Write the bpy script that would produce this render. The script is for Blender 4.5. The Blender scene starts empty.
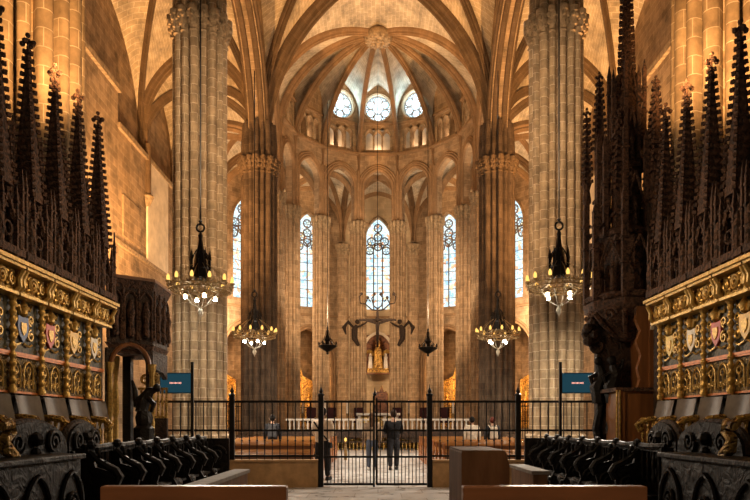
import bpy, math, random
from math import sin, cos, pi, sqrt, atan2, radians, hypot
from mathutils import Vector, Matrix
from mathutils.geometry import tessellate_polygon
random.seed(7)
SC = bpy.context.scene
COL = SC.collection
F = 675.0; EYE = 1.38; VX = 378.0; VY = 424.0
V3 = Vector

# ---------------------------------------------------------------- mesh builder
class MB:
    def __init__(s):
        s.v = []; s.f = []; s.uv = []
    def add(s, vs, fs, uvs=None, M=None):
        o = len(s.v)
        if M is not None: vs = [M @ V3(p) for p in vs]
        s.v += [tuple(p) for p in vs]
        for i, f in enumerate(fs):
            s.f.append(tuple(k + o for k in f))
            s.uv.append(uvs[i] if uvs else None)
        return s
    def box(s, c, d, rz=0.0, top=(1, 1), M=None):
        x, y, z = d[0]/2, d[1]/2, d[2]/2
        a, b = top
        vs = [(-x,-y,-z),(x,-y,-z),(x,y,-z),(-x,y,-z),(-x*a,-y*b,z),(x*a,-y*b,z),(x*a,y*b,z),(-x*a,y*b,z)]
        R = Matrix.Translation(c) @ Matrix.Rotation(rz, 4, 'Z')
        if M is not None: R = M @ R
        s.add(vs, [(0,3,2,1),(4,5,6,7),(0,1,5,4),(1,2,6,5),(2,3,7,6),(3,0,4,7)], None, R)
        return s
    def bbox(s, x0, x1, y0, y1, z0, z1):
        return s.box(((x0+x1)/2,(y0+y1)/2,(z0+z1)/2), (abs(x1-x0),abs(y1-y0),abs(z1-z0)))
    def tube(s, pts, r, n=8, closed=False, M=None, flat=1.0):
        pts = [V3(p) for p in pts]; m = len(pts)
        rs = r if isinstance(r, (list, tuple)) else [r]*m
        vs = []; prev = None; L = 0; Ls = []
        for i in range(m):
            if closed: t = pts[(i+1) % m] - pts[i-1]
            else: t = pts[min(i+1, m-1)] - pts[max(i-1, 0)]
            if t.length < 1e-9: t = V3((0,0,1))
            t.normalize()
            if prev is None:
                a = V3((0,0,1)) if abs(t.z) < .9 else V3((1,0,0))
                u = t.cross(a).normalized()
            else:
                u = prev - t*prev.dot(t)
                u = u.normalized() if u.length > 1e-6 else t.orthogonal().normalized()
            prev = u; w = t.cross(u)
            if i: L += (pts[i]-pts[i-1]).length
            Ls.append(L)
            for k in range(n):
                a = 2*pi*k/n
                vs.append(pts[i] + u*(cos(a)*rs[i]) + w*(sin(a)*rs[i]*flat))
        fs = []; uvs = []
        for i in range(m if closed else m-1):
            j = (i+1) % m
            for k in range(n):
                l = (k+1) % n
                fs.append((i*n+k, i*n+l, j*n+l, j*n+k))
                p = 2*pi*rs[i]/n
                uvs.append([(k*p,Ls[i]),((k+1)*p,Ls[i]),((k+1)*p,Ls[j]),(k*p,Ls[j])])
        if not closed:
            fs.append(tuple(reversed(range(n)))); uvs.append(None)
            fs.append(tuple(range((m-1)*n, m*n))); uvs.append(None)
        s.add(vs, fs, uvs, M); return s
    def lathe(s, prof, c=(0,0,0), n=12, M=None, sx=1, sy=1, a0=0.0):
        vs = []; m = len(prof)
        for r, z in prof:
            for k in range(n):
                a = 2*pi*k/n + a0
                vs.append((c[0]+r*cos(a)*sx, c[1]+r*sin(a)*sy, c[2]+z))
        fs = []
        for i in range(m-1):
            for k in range(n):
                l = (k+1) % n
                fs.append((i*n+k, i*n+l, (i+1)*n+l, (i+1)*n+k))
        fs.append(tuple(reversed(range(n)))); fs.append(tuple(range((m-1)*n, m*n)))
        s.add(vs, fs, None, M); return s
    def sph(s, c, r, n=8, sc=(1,1,1), M=None):
        m = max(4, n*2//3)
        prof = [(max(1e-4, r*sin(pi*i/m)), -r*cos(pi*i/m)*sc[2]) for i in range(m+1)]
        return s.lathe(prof, c, n, M, sc[0], sc[1])
    def loft(s, out, levels, c=(0,0), cap=True, M=None):
        n = len(out); per = [0]
        for i in range(n): per.append(per[-1] + hypot(out[(i+1)%n][0]-out[i][0], out[(i+1)%n][1]-out[i][1]))
        vs = []; fs = []; uvs = []
        for z, k in levels:
            vs += [(c[0]+x*k, c[1]+y*k, z) for x, y in out]
        for i in range(len(levels)-1):
            for k in range(n):
                l = (k+1) % n
                fs.append((i*n+k, i*n+l, (i+1)*n+l, (i+1)*n+k))
                z0, z1 = levels[i][0], levels[i+1][0]
                uvs.append([(per[k],z0),(per[k+1],z0),(per[k+1],z1),(per[k],z1)])
        if cap:
            b = (len(levels)-1)*n
            fs.append(tuple(range(b, b+n))); uvs.append(None)
            fs.append(tuple(reversed(range(n)))); uvs.append(None)
        s.add(vs, fs, uvs, M); return s
    def plate(s, outer, holes, th, M=None):
        """2-D outline (x,y) with holes, extruded th along local z."""
        loops = [outer] + list(holes)
        tris = tessellate_polygon([[V3((x,y,0)) for x,y in l] for l in loops])
        flat = [p for l in loops for p in l]; N = len(flat)
        vs = [(x,y,0) for x,y in flat] + [(x,y,th) for x,y in flat]
        fs = []; uvs = []
        for t in tris:
            (ax,ay),(bx,by),(cx,cy) = flat[t[0]],flat[t[1]],flat[t[2]]
            if (bx-ax)*(cy-ay)-(by-ay)*(cx-ax) < 0: t = (t[0],t[2],t[1])
            q = [flat[i] for i in t]
            fs.append((t[0]+N,t[1]+N,t[2]+N)); uvs.append(q)
            fs.append((t[2],t[1],t[0])); uvs.append(q[::-1])
        o = 0
        for li, l in enumerate(loops):
            n = len(l); A = sum(l[i][0]*l[(i+1)%n][1]-l[(i+1)%n][0]*l[i][1] for i in range(n))
            fl = (A > 0) != (li > 0); d = 0
            for i in range(n):
                j = (i+1) % n; e = hypot(l[j][0]-l[i][0], l[j][1]-l[i][1])
                q = (o+i,o+j,o+j+N,o+i+N); u = [(0,d),(0,d+e),(th,d+e),(th,d)]
                if not fl: q = q[::-1]; u = u[::-1]
                fs.append(q); uvs.append(u); d += e
            o += n
        s.add(vs, fs, uvs, M); return s
    def grid(s, rows, M=None, closed=False):
        """rows of 3-D points -> quads with metric uv"""
        n = len(rows[0]); vs = [p for r in rows for p in r]; fs = []; uvs = []
        P = [[V3(p) for p in r] for r in rows]; vv = [0]
        for i in range(1, len(rows)): vv.append(vv[-1] + max((P[i][k]-P[i-1][k]).length for k in (0, n//2, n-1)))
        uu = [[0] for _ in rows]
        for i, r in enumerate(P):
            for k in range(1, n): uu[i].append(uu[i][-1] + (r[k]-r[k-1]).length)
        for i in range(len(rows)-1):
            for k in range(n-1):
                fs.append((i*n+k, i*n+k+1, (i+1)*n+k+1, (i+1)*n+k))
                uvs.append([(uu[i][k],vv[i]),(uu[i][k+1],vv[i]),(uu[i+1][k+1],vv[i+1]),(uu[i+1][k],vv[i+1])])
        s.add(vs, fs, uvs, M); return s
    def sweep(s, pts, b, prof):
        """mouldings: pts along an arch in one vertical plane, b = horizontal normal of that plane; prof (b, inward)"""
        pts = [V3(p) for p in pts]; b = V3(b); rows = []
        for i, p in enumerate(pts):
            t = (pts[min(i+1,len(pts)-1)] - pts[max(i-1,0)]).normalized()
            n = b.cross(t) if False else t.cross(b)
            rows.append([p + b*x + n*y for x, y in prof])
        return s.grid(rows)
    def build(s, name, mat, parent=None, smooth=False, auto=None, solid=None, bevel=None):
        org = ORG.get(parent.name, V3((0,0,0))) if parent else V3((0,0,0))
        return s.build_at(name, mat, parent, org, smooth, solid, bevel)
    def build_at(s, name, mat, parent, org, smooth=False, solid=None, bevel=None, loc=None):
        me = bpy.data.meshes.new(name)
        me.from_pydata([(p[0]-org[0],p[1]-org[1],p[2]-org[2]) for p in s.v], [], s.f)
        uvl = me.uv_layers.new(name='UVMap').data
        li = 0; V = s.v
        for f, uv in zip(s.f, s.uv):
            if uv is None:
                a, bb, c = V[f[0]], V[f[1]], V[f[2]]
                e1 = V3(bb)-V3(a); e2 = V3(c)-V3(a); nn = e1.cross(e2)
                if nn.length < 1e-12: nn = V3((0,0,1))
                nn.normalize()
                if abs(nn.z) > .75: uv = [(V[k][0], V[k][1]) for k in f]
                else:
                    t = V3((-nn.y, nn.x, 0)).normalized(); uv = [(V[k][0]*t.x+V[k][1]*t.y, V[k][2]) for k in f]
            for k in range(len(f)):
                uvl[li].uv = uv[k]; li += 1
        me.update()
        if smooth:
            me.shade_smooth()
            try: me.set_sharp_from_angle(angle=radians(40))
            except Exception: pass
        if mat: me.materials.append(mat)
        o = bpy.data.objects.new(name, me); COL.objects.link(o)
        if parent: o.parent = parent
        ORG[o.name] = V3(org)
        if solid:
            m = o.modifiers.new('solid','SOLIDIFY'); m.thickness = solid; m.offset = 0
        if bevel:
            m = o.modifiers.new('bevel','BEVEL'); m.width = bevel; m.segments = 2; m.limit_method = 'ANGLE'
        return o
ORG = {}

def tag(o, label=None, cat=None, group=None, kind=None):
    if label: o['label'] = label
    if cat: o['category'] = cat
    if group: o['group'] = group
    if kind: o['kind'] = kind
    return o
def thing(name, label, cat, loc=(0,0,0), group=None):
    o = bpy.data.objects.new(name, None); o.empty_display_size = .2
    COL.objects.link(o); o.location = loc; ORG[o.name] = V3(loc)
    return tag(o, label, cat, group)
def struct(name, mb, mat, smooth=False, **k):
    o = mb.build(name, mat, None, smooth, **k); o['kind'] = 'structure'; return o
def dup(root, loc, label=None, rz=None):
    r = root.copy(); COL.objects.link(r); r.location = loc; ORG[r.name] = V3(loc)
    if rz is not None: r.rotation_euler = (0,0,rz)
    if label: r['label'] = label
    for ch in list(root.children):
        c = ch.copy(); COL.objects.link(c); c.parent = r
        for g in list(ch.children):
            d = g.copy(); COL.objects.link(d); d.parent = c
    return r
def frame(o, xd):
    """local x -> horizontal dir xd, local y -> up, local z -> horizontal normal"""
    x = V3((xd[0], xd[1], 0)).normalized(); y = V3((0,0,1)); z = x.cross(y)
    return Matrix(((x.x,y.x,z.x,o[0]),(x.y,y.y,z.y,o[1]),(x.z,y.z,z.z,o[2]),(0,0,0,1)))
def arc_half(h, r, n=12):
    """(x,z) from (0,0), vertical start, to (h,r)"""
    if r >= h*.999:
        c = (h*h+r*r)/(2*h); e = atan2(r, c-h)
        return [(c-c*cos(e*i/n), c*sin(e*i/n)) for i in range(n+1)]
    return [(h*(1-cos(pi/2*i/n)), r*sin(pi/2*i/n)) for i in range(n+1)]
def arch_top(h, r, z, n=10):
    """2-D points left to right over a pointed arch of half span h, springing at z"""
    a = [(-h+x, z+q) for x, q in arc_half(h, r, n)]
    return a + [(-x, q) for x, q in reversed(a[:-1])]
def arch_hole(h, z0, zs, r, n=10, cx=0):
    return [(cx+x, y) for x, y in [(h, z0)][:0] + [(-h, z0)] + arch_top(h, r, zs, n) + [(h, z0)]]
def circ(cx, cy, r, n=24, a0=0):
    return [(cx+r*cos(2*pi*i/n+a0), cy+r*sin(2*pi*i/n+a0)) for i in range(n)]
def cluster(circles, n=144):
    out = []
    for i in range(n):
        a = 2*pi*i/n; e = (cos(a), sin(a)); best = .05
        for cx, cy, r in circles:
            d = cx*e[0]+cy*e[1]; q = r*r-(cx*cx+cy*cy-d*d)
            if q >= 0: best = max(best, d+sqrt(q))
        out.append((best*e[0], best*e[1]))
    return out

# ---------------------------------------------------------------- materials
def newmat(name):
    m = bpy.data.materials.new(name); m.use_nodes = True
    nt = m.node_tree; nt.nodes.clear()
    out = nt.nodes.new('ShaderNodeOutputMaterial')
    return m, nt, out
def N(nt, t, **k):
    n = nt.nodes.new(t)
    for a, b in k.items():
        if a in n.inputs: n.inputs[a].default_value = b
        else: setattr(n, a, b)
    return n
def L(nt, a, b): nt.links.new(a, b)
def rgba(c): return (c[0], c[1], c[2], 1)
def principled(nt, out, rough=.7, metal=0, spec=.3):
    p = nt.nodes.new('ShaderNodeBsdfPrincipled')
    p.inputs['Roughness'].default_value = rough; p.inputs['Metallic'].default_value = metal
    try: p.inputs['Specular IOR Level'].default_value = spec
    except Exception: pass
    L(nt, p.outputs[0], out.inputs[0]); return p
def ramp(nt, stops, interp='LINEAR'):
    r = nt.nodes.new('ShaderNodeValToRGB'); r.color_ramp.interpolation = interp
    els = r.color_ramp.elements
    while len(els) < len(stops): els.new(.5)
    for e, (p, c) in zip(els, stops): e.position = p; e.color = rgba(c)
    return r
def mixc(nt, a, b, fac, mode='MIX'):
    m = nt.nodes.new('ShaderNodeMix'); m.data_type = 'RGBA'; m.blend_type = mode
    if isinstance(fac, (int, float)): m.inputs[0].default_value = fac
    else: L(nt, fac, m.inputs[0])
    for k, q in ((6, a), (7, b)):
        if isinstance(q, tuple): m.inputs[k].default_value = rgba(q)
        else: L(nt, q, m.inputs[k])
    return m.outputs[2]
def stone(name, c1, c2, mortar, bw=.8, bh=.38, msize=.014, bump=.35, mottle=.5, nscale=1.2):
    m, nt, out = newmat(name); p = principled(nt, out, .88, 0, .12)
    uv = N(nt, 'ShaderNodeUVMap', uv_map='UVMap'); tc = N(nt, 'ShaderNodeTexCoord')
    br = N(nt, 'ShaderNodeTexBrick'); L(nt, uv.outputs[0], br.inputs['Vector'])
    for k, v in (('Color1',rgba(c1)),('Color2',rgba(c2)),('Mortar',rgba(mortar)),('Scale',1.0),('Mortar Size',msize),('Mortar Smooth',.3),('Bias',0.0),('Brick Width',bw),('Row Height',bh)):
        br.inputs[k].default_value = v
    nz = N(nt, 'ShaderNodeTexNoise', Scale=nscale, Detail=6.0, Roughness=.65); L(nt, tc.outputs['Object'], nz.inputs['Vector'])
    rp = ramp(nt, [(.3,(1-mottle,)*3),(.5,(.85,.83,.81)),(.68,(1.25,1.22,1.18))]); L(nt, nz.outputs[0], rp.inputs[0])
    c = mixc(nt, br.outputs['Color'], rp.outputs[0], .85, 'MULTIPLY')
    L(nt, c, p.inputs['Base Color'])
    n2 = N(nt, 'ShaderNodeTexNoise', Scale=9.0, Detail=5.0); L(nt, tc.outputs['Object'], n2.inputs['Vector'])
    ad = N(nt, 'ShaderNodeMath', operation='MULTIPLY_ADD'); L(nt, br.outputs['Fac'], ad.inputs[0]); ad.inputs[1].default_value = -.5; L(nt, n2.outputs[0], ad.inputs[2])
    bp = N(nt, 'ShaderNodeBump', Strength=bump, Distance=.03); L(nt, ad.outputs[0], bp.inputs['Height']); L(nt, bp.outputs[0], p.inputs['Normal'])
    return m
def plain(name, c, rough=.6, metal=0, spec=.4, var=.35, scale=8.0, bump=.2, c2=None, stretch=None):
    m, nt, out = newmat(name); p = principled(nt, out, rough, metal, spec)
    tc = N(nt, 'ShaderNodeTexCoord'); src = tc.outputs['Object']
    if stretch:
        mp = N(nt, 'ShaderNodeMapping'); mp.inputs['Scale'].default_value = stretch; L(nt, src, mp.inputs[0]); src = mp.outputs[0]
    nz = N(nt, 'ShaderNodeTexNoise', Scale=scale, Detail=5.0, Roughness=.6); L(nt, src, nz.inputs['Vector'])
    d = c2 or tuple(x*(1-var) for x in c)
    rp = ramp(nt, [(.32, d), (.68, tuple(min(1, x*(1+var*.4)) for x in c))]); L(nt, nz.outputs[0], rp.inputs[0])
    L(nt, rp.outputs[0], p.inputs['Base Color'])
    if bump:
        bp = N(nt, 'ShaderNodeBump', Strength=bump, Distance=.02); L(nt, nz.outputs[0], bp.inputs['Height']); L(nt, bp.outputs[0], p.inputs['Normal'])
    return m
def glow(name, c, s):
    m, nt, out = newmat(name); e = N(nt, 'ShaderNodeEmission', Color=rgba(c), Strength=s); L(nt, e.outputs[0], out.inputs[0]); return m
def stained(name, base, s, tints, amt=.35, scale=2.2):
    """lit leaded glass: pale panes with scattered coloured ones"""
    m, nt, out = newmat(name); tc = N(nt, 'ShaderNodeTexCoord')
    mp = N(nt, 'ShaderNodeMapping'); mp.inputs['Scale'].default_value = (1,1,1); L(nt, tc.outputs['Object'], mp.inputs[0])
    vo = N(nt, 'ShaderNodeTexVoronoi', Scale=scale*2.2); L(nt, mp.outputs[0], vo.inputs['Vector'])
    sp = N(nt, 'ShaderNodeSeparateColor'); L(nt, vo.outputs['Color'], sp.inputs[0])
    stops = [(0, base), (1-amt, tuple(min(1,x*1.02) for x in base))]
    for i, t in enumerate(tints): stops.append((1-amt+amt*(i+.02)/len(tints), t))
    rp = ramp(nt, stops[1:] if len(stops) > 8 else stops, 'CONSTANT'); L(nt, sp.outputs[0], rp.inputs[0])
    br = N(nt, 'ShaderNodeTexVoronoi', Scale=scale*2.2, feature='DISTANCE_TO_EDGE'); L(nt, mp.outputs[0], br.inputs['Vector'])
    cr = ramp(nt, [(0,(.25,.25,.25)),(.045,(1,1,1))]); L(nt, br.outputs['Distance'], cr.inputs[0])
    c = mixc(nt, rp.outputs[0], cr.outputs[0], 1.0, 'MULTIPLY')
    e = N(nt, 'ShaderNodeEmission', Strength=s); L(nt, c, e.inputs[0]); L(nt, e.outputs[0], out.inputs[0]); return m
def carved(name, hi, lo, scale=14.0, rough=.45, metal=.0, bump=1.0, thr=(.35,.6), spec=.5):
    """carved relief: voronoi/noise relief with a second tint in the hollows of the ornament (darker; the paint ground on painted panels)"""
    m, nt, out = newmat(name); p = principled(nt, out, rough, metal, spec)
    tc = N(nt, 'ShaderNodeTexCoord')
    wn = N(nt, 'ShaderNodeTexNoise', Scale=scale*.6, Detail=3.0, Distortion=1.6); L(nt, tc.outputs['Object'], wn.inputs['Vector'])
    rp = ramp(nt, [(thr[0], lo), (thr[1], hi)]); L(nt, wn.outputs[0], rp.inputs[0]); L(nt, rp.outputs[0], p.inputs['Base Color'])
    bp = N(nt, 'ShaderNodeBump', Strength=bump, Distance=.05); L(nt, wn.outputs[0], bp.inputs['Height']); L(nt, bp.outputs[0], p.inputs['Normal'])
    return m
M = {}
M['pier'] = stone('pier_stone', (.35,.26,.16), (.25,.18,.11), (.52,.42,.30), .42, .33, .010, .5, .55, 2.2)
M['darkpier'] = stone('shaded_pier_stone', (.105,.075,.052), (.075,.053,.037), (.13,.095,.068), .5, .36, .010, .5, .6, 1.5)  # backlit shade of the piers put into a darker stone colour
M['apse'] = stone('apse_stone', (.38,.27,.17), (.29,.20,.12), (.45,.34,.22), .6, .36, .014, .5, .6, 1.6)
M['wall'] = stone('aisle_stone', (.37,.265,.165), (.27,.19,.115), (.46,.35,.23), .62, .34, .012, .7, .7, 1.0)
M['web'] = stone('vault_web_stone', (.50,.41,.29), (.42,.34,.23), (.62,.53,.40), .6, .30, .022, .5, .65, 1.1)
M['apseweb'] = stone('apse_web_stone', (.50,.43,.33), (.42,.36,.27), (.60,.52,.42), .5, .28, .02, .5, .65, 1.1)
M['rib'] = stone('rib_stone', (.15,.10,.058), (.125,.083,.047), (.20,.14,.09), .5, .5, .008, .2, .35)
M['darkrib'] = stone('shaded_rib_stone', (.13,.088,.055), (.11,.075,.045), (.18,.13,.085), .5, .5, .008, .2, .35)  # shade of the dark vault bay put into the rib colour
M['apserib'] = stone('apse_rib_stone', (.30,.19,.105), (.26,.165,.09), (.36,.25,.15), .5, .5, .008, .2, .3)
M['trim'] = plain('carved_stone', (.33,.24,.145), .8, 0, .2, .5, 5.0, .6)
M['pale'] = plain('pale_plaster', (.66,.57,.45), .9, 0, .2, .25, 1.5, .15)
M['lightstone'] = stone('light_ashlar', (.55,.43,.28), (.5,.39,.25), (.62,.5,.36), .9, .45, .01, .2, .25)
# ---------------------------------------------------------------- camera
cam = bpy.data.cameras.new('camera'); co = bpy.data.objects.new('camera', cam); COL.objects.link(co)
co.location = (0, 0, EYE); co.rotation_euler = (pi/2, 0, 0)
cam.sensor_width = 36; cam.lens = 36*F/750; cam.shift_y = (VY-250)/750; cam.shift_x = -(VX-375)/750
cam.clip_start = .05; cam.clip_end = 300
SC.camera = co
def at(px, py, y): return V3(((px-VX)*y/F, y, EYE+(VY-py)*y/F))

# ---------------------------------------------------------------- plan
NX = 6.43; AX = 12.9; SPR = 16.2; CAP = 15.6
R1 = 6.4; R2 = 13.0; YC = 42.2; DT = pi/7
YB = [0.4, 12.4, 24.4, 36.5]
def pol(r, k): return V3((r*sin(k*DT), YC+r*cos(k*DT), 0))     # k in bays, 0 = axis

RIBP = lambda w, d: [(-w,-.12),(-w,.22*d),(-.78*w,.36*d),(-.62*w,.34*d),(-.52*w,.52*d),(-.56*w,.66*d),(-.36*w,.78*d),(-.26*w,.72*d),(-.2*w,.92*d),(0,d),(.2*w,.92*d),(.26*w,.72*d),(.36*w,.78*d),(.56*w,.66*d),(.52*w,.52*d),(.62*w,.34*d),(.78*w,.36*d),(w,.22*d),(w,-.12)]
def rib_pts(a, k, stilt=None, n=18):
    a = V3(a); k = V3(k); u = V3((k.x-a.x, k.y-a.y, 0)); h = u.length; u.normalize()
    z0 = a.z if stilt is None else stilt
    pts = [a + u*x + V3((0,0,z0-a.z+z)) for x, z in arc_half(h, k.z-z0, n)]
    if stilt is not None and stilt > a.z + .01:
        pts = [a + V3((0,0,(stilt-a.z)*i/4)) for i in range(4)] + pts
    return pts, u
def resample(pts, n):
    d = [0]
    for i in range(1, len(pts)): d.append(d[-1]+(pts[i]-pts[i-1]).length)
    out = []; j = 0
    for i in range(n+1):
        t = d[-1]*i/n
        while j < len(d)-2 and d[j+1] < t: j += 1
        e = (t-d[j])/max(1e-9, d[j+1]-d[j]); out.append(pts[j].lerp(pts[j+1], min(1,max(0,e))))
    return out
def vault(corners, key, sides, web, rib, rw=.2, rd=.42, siderib=None, name='ceiling', arch_mat=None, nrib=None, seg=20):
    """one vault bay: webs ruled between each diagonal rib and the side arches; ribs are parts"""
    key = V3(key); n = len(corners); C = [V3(c) for c in corners]
    ribs = [rib_pts(c, key, None, seg) for c in C]
    mb = MB()
    side_curves = []
    for i in range(n):
        a, b = C[i], C[(i+1)%n]; apex, stilt = sides[i][:2]
        m = (a+b)/2; m.z = apex
        for c, rp in ((a, ribs[i][0]), (b, ribs[(i+1)%n][0])):
            sp, u = rib_pts(c, m, stilt, seg)
            s = resample(sp, seg); r = resample(rp, seg); rows = []
            for t in range(seg+1):
                row = []
                for q in range(5):
                    p = r[t].lerp(s[t], q/4); p.z += .18*sin(pi*q/4)*min(1, t/6)
                    row.append(p)
                rows.append(row)
            mb.grid(rows)
            side_curves.append((i, sp, u))
    root = struct(name, mb, web, True)
    for k, (pts, u) in enumerate(ribs):
        if nrib and k in nrib: continue
        MB().sweep(pts, u.cross(V3((0,0,1))), RIBP(rw, rd)).build('rib', rib, root, True)
    for i, sp, u in side_curves:
        w, d = (sides[i][2], sides[i][3]) if len(sides[i]) > 2 else (0, 0)
        if w: MB().sweep(sp, u.cross(V3((0,0,1))), RIBP(w, d)).build('arch_rib', arch_mat or rib, root, True)
    return root

# ---------------------------------------------------------------- floor
def floor_mat():
    m, nt, out = newmat('marble_floor'); p = principled(nt, out, .28, 0, .5)
    tc = N(nt, 'ShaderNodeTexCoord')
    br = N(nt, 'ShaderNodeTexBrick', offset=.5); L(nt, tc.outputs['Object'], br.inputs['Vector'])
    for k, v in (('Color1',(.64,.63,.63,1)),('Color2',(.50,.48,.47,1)),('Mortar',(.24,.21,.19,1)),('Scale',1.0),('Mortar Size',.008),('Brick Width',.9),('Row Height',.9),('Bias',-.2)): br.inputs[k].default_value = v
    nz = N(nt, 'ShaderNodeTexNoise', Scale=3.0, Detail=6.0); L(nt, tc.outputs['Object'], nz.inputs['Vector'])
    rp = ramp(nt, [(.3,(.6,.58,.55)),(.7,(1.1,1.1,1.1))]); L(nt, nz.outputs[0], rp.inputs[0])
    L(nt, mixc(nt, br.outputs[0], rp.outputs[0], .9, 'MULTIPLY'), p.inputs['Base Color'])
    rr = N(nt, 'ShaderNodeMapRange'); L(nt, nz.outputs[0], rr.inputs[0]); rr.inputs[3].default_value = .18; rr.inputs[4].default_value = .42; L(nt, rr.outputs[0], p.inputs['Roughness'])
    return m
M['floor'] = floor_mat()
struct('floor', MB().bbox(-20, 20, -3, 62, -.3, 0), M['floor'])

# ---------------------------------------------------------------- vaults
for k in range(1, 3):
    y0, y1 = YB[k], YB[k+1]; ym = (y0+y1)/2
    vault([(-NX,y0,SPR),(NX,y0,SPR),(NX,y1,SPR),(-NX,y1,SPR)], (0,ym,26.2),
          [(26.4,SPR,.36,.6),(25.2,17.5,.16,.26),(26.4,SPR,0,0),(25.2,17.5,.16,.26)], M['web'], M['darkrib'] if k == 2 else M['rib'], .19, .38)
    for s in (-1, 1):
        vault([(s*NX,y0,SPR),(s*AX,y0,SPR),(s*AX,y1,SPR),(s*NX,y1,SPR)], (s*(NX+AX)/2,ym,22.6),
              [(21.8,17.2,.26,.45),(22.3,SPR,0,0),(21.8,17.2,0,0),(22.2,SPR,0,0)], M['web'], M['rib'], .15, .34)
# choir bay of the apse: one fan of ribs
apse_c = [(-NX,YB[3],SPR)] + [tuple(pol(R1-.05, k-3.5) + V3((0,0,19.2))) for k in range(8)] + [(NX,YB[3],SPR)]
apse_s = [(24.9,20.0)] + [(25.6,23.2)]*7 + [(24.9,20.0),(26.4,SPR,.36,.6)]
KEY = (0, 41.3, 25.3)
apse_vault = vault(apse_c, KEY, apse_s, M['apseweb'], M['apserib'], .15, .34, arch_mat=M['darkrib'])
for s in (-1, 1):
    vault([(s*NX,YB[3],SPR),(s*AX,YB[3],SPR),(s*R2,YC,SPR),(s*R1,YC,SPR)], (s*9.7,39.4,20.8), [(21.8,17.2,.26,.45),(20.9,17.5,0,0),(20.2,17.2,.25,.45),(20.6,17.5,0,0)], M['web'], M['rib'], .17, .36)
for k in range(7):
    a, b = k-3.5, k-2.5
    P0, P1, Q0, Q1 = pol(R1,a), pol(R1,b), pol(R2,a), pol(R2,b)
    for p in (P0,P1,Q0,Q1): p.z = SPR
    c = (P0+P1+Q0+Q1)/4; c.z = 20.3
    vault([P0,P1,Q1,Q0], c, [(19.5,18.0,0,0),(20.1,17,.22,.4),(20.2,17.0,.16,.25),(20.1,17,.22,.4)], M['apseweb'], M['apserib'], .15, .32, seg=14)
# boss
bm = MB()
bm.lathe([(.01,-.52),(.28,-.5),(.62,-.46),(.72,-.42),(.80,-.36),(.84,-.2),(.84,0),(.7,.2),(.5,.3)], (KEY[0],KEY[1],KEY[2]-.15), 28)
kb = bm
for i in range(14):
    a = 2*pi*i/14; kb.sph((KEY[0]+.72*cos(a), KEY[1]+.72*sin(a), KEY[2]-.58), .08, 7)
for x, y, r in ((0,0,.25),(-.3,.05,.16),(.3,.05,.16),(0,.35,.15),(0,-.35,.17),(.25,.3,.12),(-.25,.3,.12),(.28,-.28,.12),(-.28,-.28,.12)): kb.sph((KEY[0]+x, KEY[1]+y, KEY[2]-.64), r*.8, 8)
tag(bm.build('keystone', M['trim'], None, True), 'carved round stone keystone where the apse ribs meet', 'keystone')

# ---------------------------------------------------------------- piers
def shafts(core, d, r, d2, r2, n=8, ph=0.0):
    c = [(0,0,core)]
    for i in range(n):
        a = 2*pi*i/n + ph; c.append((d*cos(a), d*sin(a), r))
        a += pi/n
        for q in (-.13, .13): c.append((d2*cos(a+q), d2*sin(a+q), r2))
    return c
def leaf_ring(mb, out, c, z, k, n, r, sc=(1,1,1.3)):
    m = len(out)
    for i in range(n):
        x, y = out[int(i*m/n) % m]; mb.sph((c[0]+x*k, c[1]+y*k, z), r, 6, sc)
def pier(name, label, c, circles, cap, mat, top, group=None, capmat=None, cat='pillar', leaf=40, bk=1.0, ck=1.0, lr=.09):
    root = thing(name, label, cat, (c[0],c[1],0), group)
    out = cluster(circles, 160)
    MB().loft(out, [(z,1+(k-1)*bk) for z, k in [(0,1.35),(.35,1.35),(.4,1.28),(.75,1.25),(.85,1.12),(.95,1.16),(1.05,1.0)]], c).build('base', mat, root, True)
    MB().loft(out, [(1.05,1),(5,1),(10,1),(cap-.55,1)], c, False).build('shaft', mat, root, True)
    mb = MB().loft(out, [(z,1+(k-1)*ck) for z, k in [(cap-.55,1),(cap-.5,1.06),(cap-.42,1.0),(cap-.3,1.03),(cap,1.12),(cap+.08,1.14),(cap+.12,1.2),(cap+.3,1.2),(cap+.34,1.1)]], c)
    leaf_ring(mb, out, c, cap-.2, 1+.04*ck, leaf, lr); leaf_ring(mb, out, c, cap+.02, 1+.12*ck, leaf, lr)
    mb.build('capital', capmat or M['trim'], root, True)
    if top: MB().loft(out, [(cap+.3,1.0),(cap+1.2,.98),(top,.92)], c).build('springer', mat, root, True)
    return root
def big_pier():
    c = [(0,0,.70)]
    for i in range(16):
        a = 2*pi*i/16; r = .155 if i % 2 == 0 else .115; c.append(((.97-r)*cos(a), (.97-r)*sin(a), r))
    return c
big = big_pier()
darkc = [(0,0,.78)] + [(.84*cos(pi*i/8), .84*sin(pi*i/8), .15 if i % 2 == 0 else .10) for i in range(16)]
for s, w in ((-1,'left'), (1,'right')):
    pier('clustered_pier', f'orange-lit stone pier rising behind the {w} choir stalls, nearest the camera', (s*NX,YB[1]), big, CAP, M['pier'], 17, bk=.2)
    pier('clustered_pier', f'tall pale tan clustered pier behind the large {w} chandelier', (s*NX,YB[2]), big, CAP, M['pier'], 17.5)
    pier('clustered_pier', f'dark backlit clustered pier behind the small {w} chandelier', (s*NX,YB[3]), darkc, CAP-.35, M['darkpier'], 17.5, None, M['darkrib'])
small = [(0,0,.44)] + [(.47*cos(pi*i/6), .47*sin(pi*i/6), .13 if i % 3 == 0 else .085) for i in range(12)]
ordn = {0:'inner', 1:'middle', 2:'outer', 3:'outermost'}
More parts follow.
